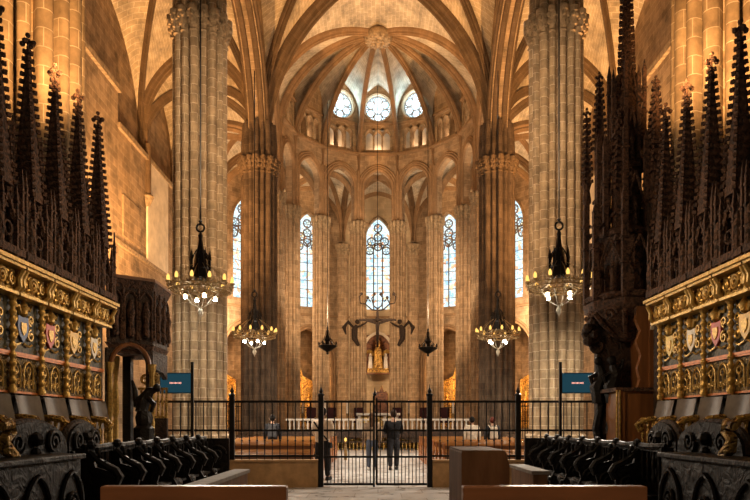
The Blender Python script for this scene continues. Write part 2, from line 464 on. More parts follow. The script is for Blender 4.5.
for k in range(8):
    kk = k-3.5; w = 'left' if kk < 0 else 'right'; i = int(abs(kk))
    nm = ['flanking the central window on the %s','second from the centre on the %s, before the hanging lamp','third from the centre on the %s, beside the side window','outermost on the %s beside the dark pier'][i] % w
    p = pol(R1, kk); r = pier('apse_column', 'slender tan apse column ' + nm, (p.x,p.y), small, CAP-.1, M['apse'], None, None, M['trim'], 'column', 26, 1, .9, .06)
    # wall shaft running on up to the ribs
    q = pol(R1-.12, kk); MB().loft(cluster([(0,0,.16)] + [(.22*cos(a),.22*sin(a),.11) for a in (0,1.57,3.14,4.71)], 48), [(CAP+.2,1),(19.4,1)], (q.x,q.y), False).build('wall_shaft', M['apserib'], r, True)

# ---------------------------------------------------------------- apse walls: arcade, triforium, rose windows
M['glassrose'] = stained('rose_glass', (.62,.86,.96), 2.6, [(.35,.7,.9),(.75,.9,1),(.5,.75,.85),(.95,.95,.85)], .4, 2.0)
M['glass'] = stained('lancet_glass', (.70,.90,.96), 1.2, [(.55,.80,.92),(.95,.75,.45),(.35,.6,.8),(.9,.45,.25),(.7,.85,.75)], .34, 2.2)
M['lead'] = plain('window_tracery_stone', (.16,.13,.11), .8, 0, .2, .3, 6, .2)
half = R1*sin(DT/2)
RW = R1*cos(DT/2)
def bay_frame(k, r, z=0):
    c = pol(r*cos(DT/2) if r != 'x' else RW, k)
    t = (pol(1, k+.5) - pol(1, k-.5))
    return frame((c.x, c.y, z), (t.x, t.y))     # local x runs left->right seen from the nave, local z towards the nave?
trif_n = 0
for k in range(-3, 4):
    Mx = bay_frame(k, R1)
    th = .5; Mx = Mx @ Matrix.Translation((0,0,-th/2))
    outer = [(-half,CAP+.2)] + [(-1.0,CAP+.2)] + arch_top(1.0, 1.25, 18.25, 10) + [(1.0,CAP+.2),(half,CAP+.2),(half,26.2),(-half,26.2)]
    blind = abs(k) > 1
    holes = [] if blind else [circ(0, 23.95, .92, 32)]
    for x in (-.62, 0, .62):
        holes.append(arch_hole(.25, 20.95, 22.0, .36, 6, x))
    for x in (-.31, .31): holes.append(circ(x, 22.42, .15, 12))
    w = struct('wall_apse', MB().plate(outer, holes, th, Mx), M['apse'])
    # archivolts
    for rr, dz, wd in ((1.06,0,.10),(1.24,.16,.09),(1.40,.3,.07)):
        pts = [Mx @ V3((x, y, th+.02)) for x, y in [(-rr,CAP+.3),(-rr,17.2)] + arch_top(rr, 1.3+dz, 18.25, 12) + [(rr,17.2),(rr,CAP+.3)]]
        MB().tube(pts, wd, 8).build('archivolt', M['apserib'], w, True)
    # sill and balusters of the triforium
    g = MB()
    a, b = V3((-half,20.55,th)), V3((half,20.55,th))
    g.box((0,20.58,th+.1), (2*half,.16,.36), M=Mx); g.box((0,22.78,th+.06), (2*half,.12,.24), M=Mx)
    g.build('sill_moulding', M['apserib'], w)
    for x in (-.93, -.31, .31, .93):
        MB().tube([Mx @ V3((x,20.66,th+.05)), Mx @ V3((x,22.0,th+.05))], .06, 8).build('colonnette', M['trim'], w, True)
    for x in (-.62, 0, .62):
        MB().tube([Mx @ V3((xx, y, th+.05)) for xx, y in [(x+q, z) for q, z in arch_top(.30,.42,21.98,6)]], .05, 6).build('tracery', M['trim'], w, True)
    # pale back wall of the triforium passage
    struct('wall_triforium', MB().box((0,21.6,-.65), (2*half+.1,2.4,.12), M=Mx), M['pale'])
    # rose window
    if blind: continue
    wn = tag(MB().plate(circ(0,23.95,.95,32), [], .04, Mx @ Matrix.Translation((0,0,.16))).build(f'window_{k+4}', M['glassrose'], None), None, None, None, 'structure')
    t = MB()
    for rr, w2 in ((.92,.07),(.34,.045)):
        t.tube([Mx @ V3((x,y,.26)) for x, y in circ(0,23.95,rr,32)], w2, 6, True)
    for i in range(6):
        a = pi/3*i + pi/6
        t.tube([Mx @ V3((x,y,.26)) for x, y in circ(.6*cos(a),23.95+.6*sin(a),.27,16)], .04, 6, True)
        a2 = pi/3*i
        t.tube([Mx @ V3((x,y,.26)) for x, y in circ(.78*cos(a2),23.95+.78*sin(a2),.13,10)], .03, 5, True)
        t.tube([Mx @ V3((.34*cos(a2),23.95+.34*sin(a2),.26)), Mx @ V3((.92*cos(a2),23.95+.92*sin(a2),.26))], .035, 6)
    t.build('tracery', M['lead'], wn, True)
    MB().tube([Mx @ V3((x,y,th+.03)) for x, y in circ(0,23.95,1.02,32)], .07, 8, True).build('surround', M['apserib'], wn, True)

# straight bays between the dark piers and the apse
for s in (-1, 1):
    L0 = YC-YB[3]; hh = L0/2
    Mx = frame((s*NX - s*.0, (YC+YB[3])/2, 0), (0, -s)) @ Matrix.Translation((0,0,-.3))
    outer = [(-hh,CAP),(-hh+.9,CAP)] + arch_top(hh-.9, 3.0, 17.4, 10) + [(hh-.9,CAP),(hh,CAP),(hh,26.2),(-hh,26.2)]
    holes = [arch_hole(.3, 21.2, 22.3, .4, 6, x) for x in (-1.2,-.4,.4,1.2)]
    w = struct('wall_apse', MB().plate(outer, holes, .6, Mx), M['apse'])
    for rr in (hh-.85, hh-.65):
        MB().tube([Mx @ V3((x,y,.62)) for x, y in arch_top(rr, 3.1+(rr-hh+.85), 17.4, 12)], .11, 8).build('archivolt', M['apserib'], w, True)
    struct('wall_triforium', MB().box((0,21.9,-.7), (2*hh,2.8,.12), M=Mx), M['pale'])
    # nave arcade spandrels above the aisle arches
    for k in (1, 2):
        y0, y1 = YB[k], YB[k+1]; h2 = (y1-y0)/2; ho = h2-.55
        Mx = frame((s*NX, (y0+y1)/2, 0), (0, -s)) @ Matrix.Translation((0,0,-.45))
        outer = [(-h2,SPR-.2)] + [(-ho,SPR-.2)] + arch_top(ho, 5.5, SPR, 14) + [(ho,SPR-.2),(h2,SPR-.2),(h2,26.3),(-h2,26.3)]
        w = struct('wall_nave', MB().plate(outer, [], .9, Mx), M['wall'])
        for rr, q in ((ho,.2),(ho,.7),(ho+.3,.92),(ho+.3,-.02)):
            MB().tube([Mx @ V3((x,y,q)) for x, y in arch_top(rr, 5.5+(rr-ho), SPR, 16)], .15, 8).build('archivolt', M['darkrib'] if k == 2 else M['rib'], w, True)

# ---------------------------------------------------------------- outer walls
hq = R2*sin(DT/2)
def lancet(Mx, cx, h, z0, zs, r, th, num, lights=2, gm='glass'):
    o = arch_hole(h+.05, z0-.05, zs, r+.05, 10, cx)
    w = tag(MB().plate(o, [], .04, Mx @ Matrix.Translation((0,0,th*.35))).build(f'window_{num}', M[gm], None), None, None, None, 'structure')
    zt = th*.35+.09
    t = MB()
    n = lights
    xs = [cx - h + 2*h*i/n for i in range(n+1)]
    zl = zs - .55*h/ n*2 - .2
    for x in xs[1:-1]: t.tube([Mx @ V3((x,z0,zt)), Mx @ V3((x,zl+.1,zt))], .055, 6)
    lw = h/n
    for i in range(n):
        c = (xs[i]+xs[i+1])/2; t.tube([Mx @ V3((c+q,zz,zt)) for q, zz in arch_top(lw, lw*1.3, zl, 6)], .05, 6)
    # circles of tracery in the head
    rc = h*.30
    for (x, z) in ((cx-h*.5, zs+.1), (cx+h*.5, zs+.1), (cx, zs+h*1.1), (cx, zs+h*.42), (cx, zs-h*.3), (cx-h*.62, zs-h*.6), (cx+h*.62, zs-h*.6)):
        t.tube([Mx @ V3((a,b,zt)) for a, b in circ(x, z, rc, 14)], .05, 6, True)
        for q in range(5):
            aa = 2*pi*q/5+.3; t.tube([Mx @ V3((a,b,zt)) for a, b in circ(x+rc*.55*cos(aa), z+rc*.55*sin(aa), rc*.34, 8)], .022, 5, True)
    t.build('tracery', M['lead'], w, True)
    b = MB(); z = z0+.75
    while z < zl: b.tube([Mx @ V3((cx-h,z,zt)), Mx @ V3((cx+h,z,zt))], .026, 5); z += .7
    b.build('saddle_bar', M['lead'], w)
    MB().tube([Mx @ V3((x,y,th+.02)) for x, y in arch_hole(h+.1, z0-.1, zs, r+.1, 10, cx)], .09, 8).build('window_frame', M['apse'], w, True)
    return w
num = 8
M['gold'] = carved('gilded_altarpiece', (.85,.52,.13), (.22,.09,.02), 9.0, .35, .35, 1.0, (.38,.55))
M['golddim'] = carved('carved_gold', (.62,.40,.12), (.10,.05,.02), 16.0, .38, .45, 1.0, (.36,.56))
M['iron'] = plain('black_iron', (.015,.013,.012), .45, .6, .5, .3, 20, .1)
M['darkwood'] = carved('dark_carved_wood', (.055,.027,.014), (.010,.006,.004), 14.0, .7, 0, .9, (.36,.6))
M['blackwood'] = carved('polished_black_wood', (.009,.0055,.004), (.003,.002,.0015), 10.0, .5, 0, .6, (.36,.62), .28)
chap_where = {-3:'far left',-2:'left, beside the dark pier',-1:'under the left tall window',1:'under the right tall window',2:'right, beside the dark pier',3:'far right'}
for k in range(-3, 4):
    c = pol(R2*cos(DT/2), k); t = pol(1,k+.5)-pol(1,k-.5)
    th = .7; Mx = frame((c.x,c.y,0),(t.x,t.y)) @ Matrix.Translation((0,0,-th))
    wh = 1.08; outer = [(-hq,0),(hq,0),(hq,20.6),(-hq,20.6)]
    holes = [arch_hole(wh, 10.7, 16.2, 1.95, 10)]
    if k == 0:
        holes.append(arch_hole(1.08, 5.5, 7.3, 1.3, 10))
        outer = [(-hq,0),(hq,0),(hq,20.6),(-hq,20.6)]
    else:
        outer = [(-hq,0),(-1.95,0)] + arch_top(1.95, 2.6, 6.4, 10) + [(1.95,0),(hq,0),(hq,20.6),(-hq,20.6)]
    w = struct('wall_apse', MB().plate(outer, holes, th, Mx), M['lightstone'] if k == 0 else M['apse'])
    MB().box((0,10.05,th+.06), (2*hq,.16,.22), M=Mx).build('string_course', M['apserib'], w)
    lancet(Mx, 0, wh, 10.7, 16.2, 1.95, th, num, 3 if k == 0 else 2); num += 1
    if k:
        for rr in (2.0, 2.2): MB().tube([Mx @ V3((x,y,th+.02)) for x, y in [(-rr,0)] + arch_top(rr, 2.65+rr-2, 6.4, 12) + [(rr,0)]], .1, 8).build('archivolt', M['apserib'], w, True)
        ch = MB().box((0,5,-3.3), (2*hq,10,.2), M=Mx).box((-2.3,5,-1.6), (.2,10,3.2), M=Mx).box((2.3,5,-1.6), (.2,10,3.2), M=Mx).box((0,9.6,-1.6), (4.8,.2,3.4), M=Mx)
        struct('wall_chapel', ch, M['apse'])
        lancet(Mx @ Matrix.Translation((0,0,-3.2)), -.75*(1 if k < 0 else -1), .5, 5.6, 7.6, .9, .2, num, 2); num += 1
        # gilded altarpiece
        A = Mx @ Matrix.Translation((0,0,-2.6)); o = A @ V3((0,0,0))
        r = thing('altarpiece', 'gilded altarpiece in the chapel at ' + chap_where[k], 'altarpiece', o)
        MB().box((0,.5,.3), (2.6,1.0,.8), M=A).build('altar_table', M['pale'], r)
        MB().box((0,3.0,0), (3.2,3.8,.2), M=A).build('back_panel', M['gold'], r)
        for i in range(3):
            MB().plate(arch_top(.42,.6,3.9,6)+[(.42,2.3),(-.42,2.3)], [], .12, A @ Matrix.Translation((-1.05+1.05*i,0,.12))).build('painted_panel', M['golddim'], r)
            MB().lathe([(.2,2.4),(.24,2.7),(.17,3.1),(.2,3.4),(.08,3.6),(.12,3.75),(.1,3.9),(.02,4.0)], (0,0,0), 8, A @ Matrix.Translation((-1.05+1.05*i,0,.35)) @ Matrix.Rotation(-pi/2,4,'X')).build('statue', M['gold'], r, True)
        for x in (-1.6,-.53,.53,1.6): MB().tube([A @ V3((x,1.1,.25)), A @ V3((x,4.9,.25))], .1, 8).build('column', M['gold'], r, True)
        MB().plate([(-1.7,4.9),(1.7,4.9),(.6,5.4),(.4,6.1),(0,6.5),(-.4,6.1),(-.6,5.4)], [], .2, A).build('crest', M['gold'], r)
        # chapel grille
        g = thing('chapel_grille', 'low black iron grille of the chapel at ' + chap_where[k], 'grille', Mx @ V3((0,0,.3)))
        for i in range(17): MB().tube([Mx @ V3((-1.9+3.8*i/16,0,.3)), Mx @ V3((-1.9+3.8*i/16,2.9+.18*(i%2),.3))], .03, 5).build('bar', M['iron'], g)
        for z in (.3,1.6,2.7): MB().box((0,z,.3), (3.9,.07,.05), M=Mx).build('rail', M['iron'], g)
# responds between the chapels
for k in range(8):
    kk = k-3.5; p = pol(R2-.25, kk); w = 'left' if kk < 0 else 'right'; i = int(abs(kk))
    sm = cluster(shafts(.36,.32,.14,.36,.06,8,0), 96)
    r = thing('wall_respond', ['engaged stone shaft between the central window and the %s tall window','engaged stone shaft on the ambulatory wall beyond the %s tall window','engaged ambulatory shaft half hidden by the %s dark pier','engaged shaft where the %s aisle wall meets the apse'][i] % w, 'column', (p.x,p.y,0))
    MB().loft(sm, [(0,1.2),(.8,1.2),(.9,1),(CAP-.6,1)], (p.x,p.y)).build('shaft', M['apse'], r, True)
    mb = MB().loft(sm, [(CAP-.6,1),(CAP-.5,1.1),(CAP-.4,1),(CAP-.05,1.3),(CAP+.1,1.4),(CAP+.25,1.4)], (p.x,p.y)); leaf_ring(mb, sm, (p.x,p.y), CAP-.15, 1.25, 20, .07)
    mb.build('capital', M['trim'], r, True)
# aisle walls
for s, wn in ((-1,'left'),(1,'right')):
    Mx = frame((s*AX, 21.1, 0), (0, -s)) @ Matrix.Translation((0,0,-.6))
    Lh = 21.2
    def X(y): return (21.1-y)*s if s > 0 else (y-21.1)
    ws = struct('wall_'+wn, MB().plate([(-Lh,0),(Lh,0),(Lh,24),(-Lh,24)], [], .6, Mx), M['wall'])
    sg = 1 if s < 0 else -1
    # thicker lower wall with copings
    t = struct('trim_%d' % (1 if s < 0 else 4), MB().bbox(s*AX, s*(AX-.45), 20, 32.3, 0, 17.3).bbox(s*AX, s*(AX-.4), 32.3, 42.1, 0, 15.7), M['wall'])
    MB().bbox(s*AX, s*(AX-.62), 20, 32.35, 17.25, 17.5).bbox(s*AX, s*(AX-.55), 32.35, 42.1, 15.6, 15.85).build('coping', M['trim'], t)
    MB().bbox(s*AX, s*(AX-.52), 20, 42.1, 10.0, 10.2).build('string_course', M['trim'], t)
    struct('trim_%d' % (2 if s < 0 else 5), MB().bbox(s*(AX-.39), s*(AX-.5), 36.4, 39.9, 10.2, 15.6), M['pale'])
    struct('trim_%d' % (3 if s < 0 else 6), MB().bbox(s*(AX-.39), s*(AX-.46), 33.0, 35.5, 10.6, 12.6), M['wall'])
    for y in (24.4, 36.5):
        r = thing('wall_respond', f'engaged vaulting shaft on the {wn} aisle wall ' + ('near the choir' if y < 30 else 'where the aisle ribs spring'), 'column', (s*(AX-.3),y,0))
        MB().tube([(s*(AX-.42),y,13.6),(s*(AX-.42),y,SPR+.3)], .2, 10).build('shaft', M['rib'], r, True)
        MB().lathe([(.02,13.0),(.15,13.15),(.3,13.5),(.36,13.65),(.3,13.75)], (s*(AX-.42),y,0), 10).build('corbel', M['trim'], r, True)
struct('ceiling', MB().bbox(-20,20,10,60,27.2,27.5), M['web'])
# ---------------------------------------------------------------- furniture materials
M['giltwood'] = carved('gilded_wood', (.62,.39,.10), (.12,.055,.012), 22.0, .33, .5, 1.0, (.36,.52))
M['giltrelief'] = plain('bright_gilding', (.66,.42,.12), .36, 0.55, .5, .45, 18, .3)
M['panel'] = carved('dark_painted_panel', (.10,.085,.045), (.035,.04,.035), 12.0, .5, 0, .3, (.4,.6))
M['lowpanel'] = carved('painted_gilt_panel', (.27,.18,.06), (.04,.035,.025), 26.0, .4, .3, .8, (.42,.55))
M['redgold'] = plain('red_gold_rail', (.62,.20,.05), .4, .2, .5, .3, 14, .1)
M['greywood'] = plain('lit_grey_wood', (.15,.115,.09), .4, 0, .5, .35, 6, .15)  # light caught by the rounded seat backs, put into the wood colour
M['spirewood'] = carved('dark_brown_tracery', (.13,.062,.034), (.018,.009,.006), 18.0, .8, 0, .8, (.36,.6))
M['brownwood'] = plain('varnished_brown_wood', (.24,.095,.032), .35, 0, .5, .4, 6, .15, None, (1,1,.12))
M['pewwood'] = plain('red_brown_pew_wood', (.36,.135,.045), .38, 0, .5, .4, 5, .1, None, (.15,1,1))
M['navepew'] = plain('lit_honey_pew_wood', (.42,.19,.055), .2, 0, .5, .35, 5, .1, None, (.15,1,1))  # pew tops and seats: lit tone put into the wood colour
M['pewdark'] = plain('shaded_pew_back_wood', (.13,.05,.02), .4, 0, .4, .4, 5, .1, None, (.15,1,1))  # pew backs coloured darker, as the shaded side below the lit tops
M['boxwood'] = plain('rough_brown_box_wood', (.20,.10,.048), .7, 0, .1, .4, 8, .3, None, (1,1,.2))
M['parapet'] = plain('tan_stone_parapet', (.50,.30,.14), .8, 0, .2, .35, 3, .4)
SHC = {'yellow':(.75,.52,.08),'red':(.50,.07,.04),'white':(.68,.60,.46),'blue':(.08,.12,.26),'gold':(.80,.50,.12),'crimson':(.36,.05,.05)}
for k, v in SHC.items(): M['sh_'+k] = plain('painted_shield_'+k, v, .4, .1, .5, .3, 9, .1)

def spire_geo(mb, x, y, z0, z1, w, n=4, nc=20, cr=.035, fin=.075):
    """crocketed openwork pyramid"""
    mb.lathe([(w*1.05,z0),(w,z0+.02),(.02,z1-.12),(.012,z1)], (x,y,0), n, None, 1, 1, pi/4)
    for i in range(nc):
        t = (i+.5)/nc; r = w*(1-t)+.012; z = z0+(z1-.1-z0)*t
        for k in range(n):
            a = pi/4+2*pi*k/n; q = r+cr*.7
            mb.box((x+q*cos(a), y+q*sin(a), z), (cr*1.5,cr*1.2,cr*1.5), a)
    mb.sph((x,y,z1), fin*.55, 6)
    for a in range(4): mb.sph((x+fin*cos(a*pi/2), y+fin*sin(a*pi/2), z1-.03), fin*.55, 5)
    mb.sph((x,y,z1+fin*1.1), fin*.5, 5); mb.sph((x,y,z1-.2), fin*.5, 6, (1.3,1.3,.6))
def pinn(mb, x, y, z0, z1, w=.03):
    mb.box((x,y,(z0+z1)/2-.1), (w*2,w*2,z1-z0-.2)); mb.lathe([(w*1.6,z1-.22),(w*1.1,z1-.16),(.006,z1)], (x,y,0), 4, None, 1, 1, pi/4)
    for i in range(3): mb.box((x,y,z0+(z1-z0)*(.3+.22*i)), (w*2.9,w*2.9,.03))
def spiral(c, r0, r1, turns, ax, ay, n=22, ph=0.0):
    c = V3(c); out = []
    for i in range(n+1):
        t = i/n; a = ph+2*pi*turns*t; r = r0+(r1-r0)*t
        out.append(c + V3(ax)*(r*cos(a)) + V3(ay)*(r*sin(a)))
    return out
YA = (0,1,0); ZA = (0,0,1); XA = (1,0,0)
SHAPE = [(-.13,.17),(0,.155),(.13,.17),(.145,.02),(.10,-.10),(0,-.19),(-.10,-.10),(-.145,.02)]
def side_frame(x): return Matrix(((0,0,1,x),(1,0,0,0),(0,1,0,0),(0,0,0,1)))   # local x->y, y->z, extrude->x
H = .39
def make_stall():
    r = thing('choir_stall', 'x', 'choir stall', (0,0,0), 'gilded stalls of the upper choir row')
    B = lambda mb, n, m, sm=False, p=r: mb.build(n, m, p, sm)
    B(MB().bbox(0,.05,-H,H,2.36,3.14), 'back_panel', M['panel'])
    sh = B(MB().plate([(a*1.0,b+2.70) for a,b in SHAPE], [], .04, side_frame(.05)), 'shield', M['sh_yellow'])
    B(MB().plate([(a*.5,b*.5+2.70) for a,b in SHAPE], [], .012, side_frame(.09)), 'shield_charge', M['giltrelief'], False, sh)
    m = MB()
    for s in (-1,1):
        m.tube(spiral((.075,s*.215,2.62),.09,.02,1.3*s,YA,ZA,18,pi/2), .018, 5)
        m.tube(spiral((.075,s*.22,2.84),.08,.02,-1.3*s,YA,ZA,18,-pi/2), .016, 5)
        m.tube([(.07,s*.05,2.90),(.085,s*.13,3.0),(.07,s*.2,2.98),(.07,s*.25,3.06)], [.025,.03,.025,.012], 5)
        m.tube([(.07,s*.04,2.5),(.08,s*.16,2.46),(.07,s*.27,2.5)], .015, 5)
    m.lathe([(.02,2.86),(.06,2.9),(.05,2.96),(.075,3.0),(.03,3.06),(.005,3.12)], (.09,0,0), 8)
    B(m, 'crest_scrollwork', M['giltrelief'], True)
    B(MB().bbox(0,.05,-H,H,1.83,2.30), 'lower_panel', M['lowpanel'])
    m = MB()
    for c in (-.17,.17):
        m.tube([(.07,c+a,b) for a,b in [(-.13,1.88)]+arch_top(.13,.17,2.08,6)+[(.13,1.88)]], .015, 5)
        m.tube([(.07,c,1.88),(.07,c,2.1)], .012, 5)
        m.tube([(.07,c+a,b) for a,b in circ(0,2.12,.055,10)], .012, 5, True)
        for s in (-1,1): m.tube(spiral((.07,c+s*.065,1.96),.05,.012,1.2*s,YA,ZA,12,0), .011, 5)
    B(m, 'tracery', M['giltrelief'], True)
    B(MB().bbox(0,.09,-H,H,2.30,2.325).bbox(0,.1,-H,H,2.325,2.36), 'rail', M['redgold']); B(MB().bbox(0,.07,-H,H,1.80,1.83), 'lower_rail', M['redgold'])
    m = MB()
    for y in (-H,):
        prof = [(.05,1.80),(.06,1.86),(.035,1.9)]
        z = 1.92
        while z < 3.0: prof += [(.030,z),(.052,z+.035),(.052,z+.06),(.030,z+.09)]; z += .115
        prof += [(.04,3.03),(.07,3.09),(.075,3.14)]
        m.lathe(prof, (.11,y+.075,0), 8)
    B(m, 'column', M['giltrelief'], True)
    B(MB().plate([(-.365,3.12)]+[(-.365,3.14),(.365,3.14)]+[(.34,3.42),(-.34,3.42)], [], .12, side_frame(.08)).bbox(.0,.09,-H,H,3.12,3.46), 'frieze', M['giltwood'])
    m = MB()
    m.tube(spiral((.22,0,3.28),.115,.02,2.0,YA,ZA,26), .02, 5)
    for s in (-1,1): m.tube(spiral((.22,s*.25,3.28),.085,.02,1.4*s,YA,ZA,18,pi/2), .018, 5); m.sph((.22,s*.13,3.2), .03, 5); m.sph((.22,s*.13,3.36), .03, 5)
    for s in (-1,1): m.tube([(.2,s*.345,3.13),(.27,s*.345,3.2),(.26,s*.345,3.3),(.32,s*.345,3.42)], .035, 6)
    B(m, 'frieze_scrolls', M['giltrelief'], True)
    B(MB().bbox(0,.34,-.37,.37,3.43,3.47).bbox(0,.38,-.385,.385,3.47,3.52).bbox(.05,.25,-.37,.37,3.09,3.13), 'cornice', M['giltrelief'])
    # dark traceried canopy and spire
    m = MB()
    m.bbox(.0,.06,-.385,.385,3.525,4.7)
    for y in (-.30,-.15,0,.15,.30):
        m.tube([(.10,y,3.52),(.10,y,4.7)], .014, 5)
        m.tube([(.24,y,3.52),(.24,y,4.25)], .016, 5)
    for zc, w, x in ((4.0,.36,.30),(4.35,.26,.22),(4.7,.3,.12)):
        for s in (-1,1):
            m.tube([(x,s*w,zc-.35),(x,s*w*.55,zc-.05),(x,0,zc+.32)], .022, 5)
            for i in range(6): t = i/6; m.box((x,s*w*(1-t),zc-.35+.67*t+.03), (.045,.045,.05))
        m.tube([(x,q,z) for q, z in circ(0,zc-.12,.09,10)], .016, 5, True)
        m.sph((x,0,zc+.36), .04, 5)
    m.box((.17,0,3.62), (.34,.74,.1)); m.box((.15,0,4.18), (.26,.6,.05)); m.box((.12,0,4.55), (.2,.44,.06))
    B(m, 'canopy', M['spirewood'])
    m = MB()
    for y in (-.25,.25): B(MB().lathe([(.04,3.66),(.055,3.72),(.035,3.86),(.06,3.95),(.045,4.03),(.03,4.06),(.038,4.1),(.01,4.16)], (.32,y,0), 7), 'statuette', M['spirewood'], True)
    m = MB(); spire_geo(m, .15, 0, 4.45, 6.68, .20); B(m, 'spire', M['spirewood'])
    m = MB()
    for x, y, z in ((.1,-.355,5.35),(.3,-.34,4.75),(.3,.34,4.75),(.32,-.17,4.5),(.32,.17,4.5),(.05,-.2,5.6),(.05,.2,5.5)): pinn(m, x, y, 3.55, z, .022)
    B(m, 'pinnacle', M['spirewood'])
    # seat below
    rows = []
    for i in range(7):
        z = 1.30+.48*i/6; rows.append([(.03+.12*(1-cos(pi*(j/8-.5)))*1.0 + .10*(1-i/6), -.33+.66*j/8, z) for j in range(9)])
    B(MB().grid(rows), 'seat_back', M['greywood'], True)
    h = H-.065; m = MB().bbox(0,.07,-.385,-.325,.5,1.80)
    m.tube([(.05,-h,1.46),(.25,-h,1.47),(.42,-h,1.44),(.50,-h,1.36),(.46,-h,1.28),(.40,-h,1.30)], [.05,.05,.055,.06,.05,.03], 7)
    B(m, 'armrest', M['giltwood'], True)
    m = MB()
    for i in range(4): m.lathe([(.028,.98),(.034,1.02),(.018,1.1),(.032,1.22),(.018,1.32),(.034,1.40),(.03,1.44)], (.14+.09*i,-h,0), 6)
    B(m, 'baluster', M['giltwood'], True)
    B(MB().bbox(.02,.5,-.36,.36,.94,.99), 'seat', M['darkwood'])
    B(MB().bbox(0,.4,-.36,.36,.5,.94), 'seat_box', M['darkwood'])
    return r
def recolour(root, key):
    for ch in root.children:
        if ch.name.startswith('shield') and len(ch.material_slots):
            ch.material_slots[0].link = 'OBJECT'; ch.material_slots[0].material = M[key]
nth = ['first','second','third','fourth','fifth','sixth']
proto = make_stall(); first = True
cols = {'left':['white','gold','red','blue','yellow','red'], 'right':['yellow','white','red','gold','blue','white']}
for wn, s, y0 in (('left',-1,12.08),('right',1,11.77)):
    for j in range(6):
        y = y0-.78*(j+.5); loc = (s*5.0, y, 0)
        lab = f'gilded stall under dark spire, {cols[wn][j]} shield, {nth[j]} from the {"pulpit" if s < 0 else "throne"} on the {wn}'
        if first: r = proto; r.location = loc; r['label'] = lab; first = False; ORG[r.name] = V3(loc)
        else: r = dup(proto, loc, lab)
        r.rotation_euler = (0,0, 0 if s < 0 else pi)
        recolour(r, 'sh_'+cols[wn][j])
    # platform of the upper row and the wall behind the stalls
    struct('floor', MB().bbox(s*3.75, s*5.3, 4, 14.2, 0, .5), M['darkwood'])
    struct('wall_choir', MB().bbox(s*5.02, s*5.2, 4, 12.3, .5, 3.5), M['darkwood'])

# ---------------------------------------------------------------- lower stalls
def make_low():
    r = thing('lower_choir_stall', 'x', 'choir stall', (0,0,0), 'black carved stalls of the lower choir row')
    B = lambda mb, n, m, sm=False: mb.build(n, m, r, sm)
    B(MB().bbox(-.06,0,-.40,.40,0,1.02), 'back_panel', M['blackwood'])
    m = MB().bbox(-.1,.06,-.40,.40,1.02,1.08)
    m.tube([(.0,-.40,1.09),(.05,-.3,1.09),(.07,0,1.08),(.05,.3,1.09),(0,.40,1.09)], .045, 7)
    B(m, 'top_rail', M['blackwood'], True)
    m = MB().plate([(.0,0),(.42,0),(.44,.35),(.36,.5),(.40,.66),(.34,.78),(.14,.84),(.08,1.02),(0,1.02)], [], .06, Matrix(((1,0,0,0),(0,0,1,-.375),(0,1,0,0),(0,0,0,1))))
    q = -.345; m.tube([(.06,q,1.03),(.16,q,.93),(.28,q,.85),(.38,q,.80),(.43,q,.72),(.40,q,.64),(.34,q,.66)], [.04,.04,.05,.055,.06,.05,.03], 7)
    m.sph((.44,q,.36), .055, 7); m.tube(spiral((.2,q+.04,.55),.13,.02,1.5,XA,ZA,16), .022, 5)
    B(m, 'armrest', M['blackwood'], True)
    m = MB()
    for i in range(3): m.lathe([(.02,.84),(.03,.87),(.016,.92),(.026,.98),(.02,1.03)], (.1+.08*i,-.345,0), 6)
    for i in range(4): m.lathe([(.02,.62),(.035,.66),(.018,.74),(.032,.86),(.02,.97),(.03,1.01)], (.03,-.27+.18*i,0), 6)
    B(m, 'baluster', M['blackwood'], True)
    m = MB().bbox(.02,.36,-.34,.34,.42,.46); m.sph((.3,0,.40), .13, 8, (.7,1.4,.7))
    B(m, 'seat', M['blackwood'], True)
    m = MB(); m.sph((.08,-.34,1.12), .06, 7); m.sph((.16,-.34,1.05), .045, 6); B(m, 'carved_knob', M['blackwood'], True)
    return r
nth7 = ['first','second','third','fourth','fifth','sixth','seventh']
pl = make_low(); first = True
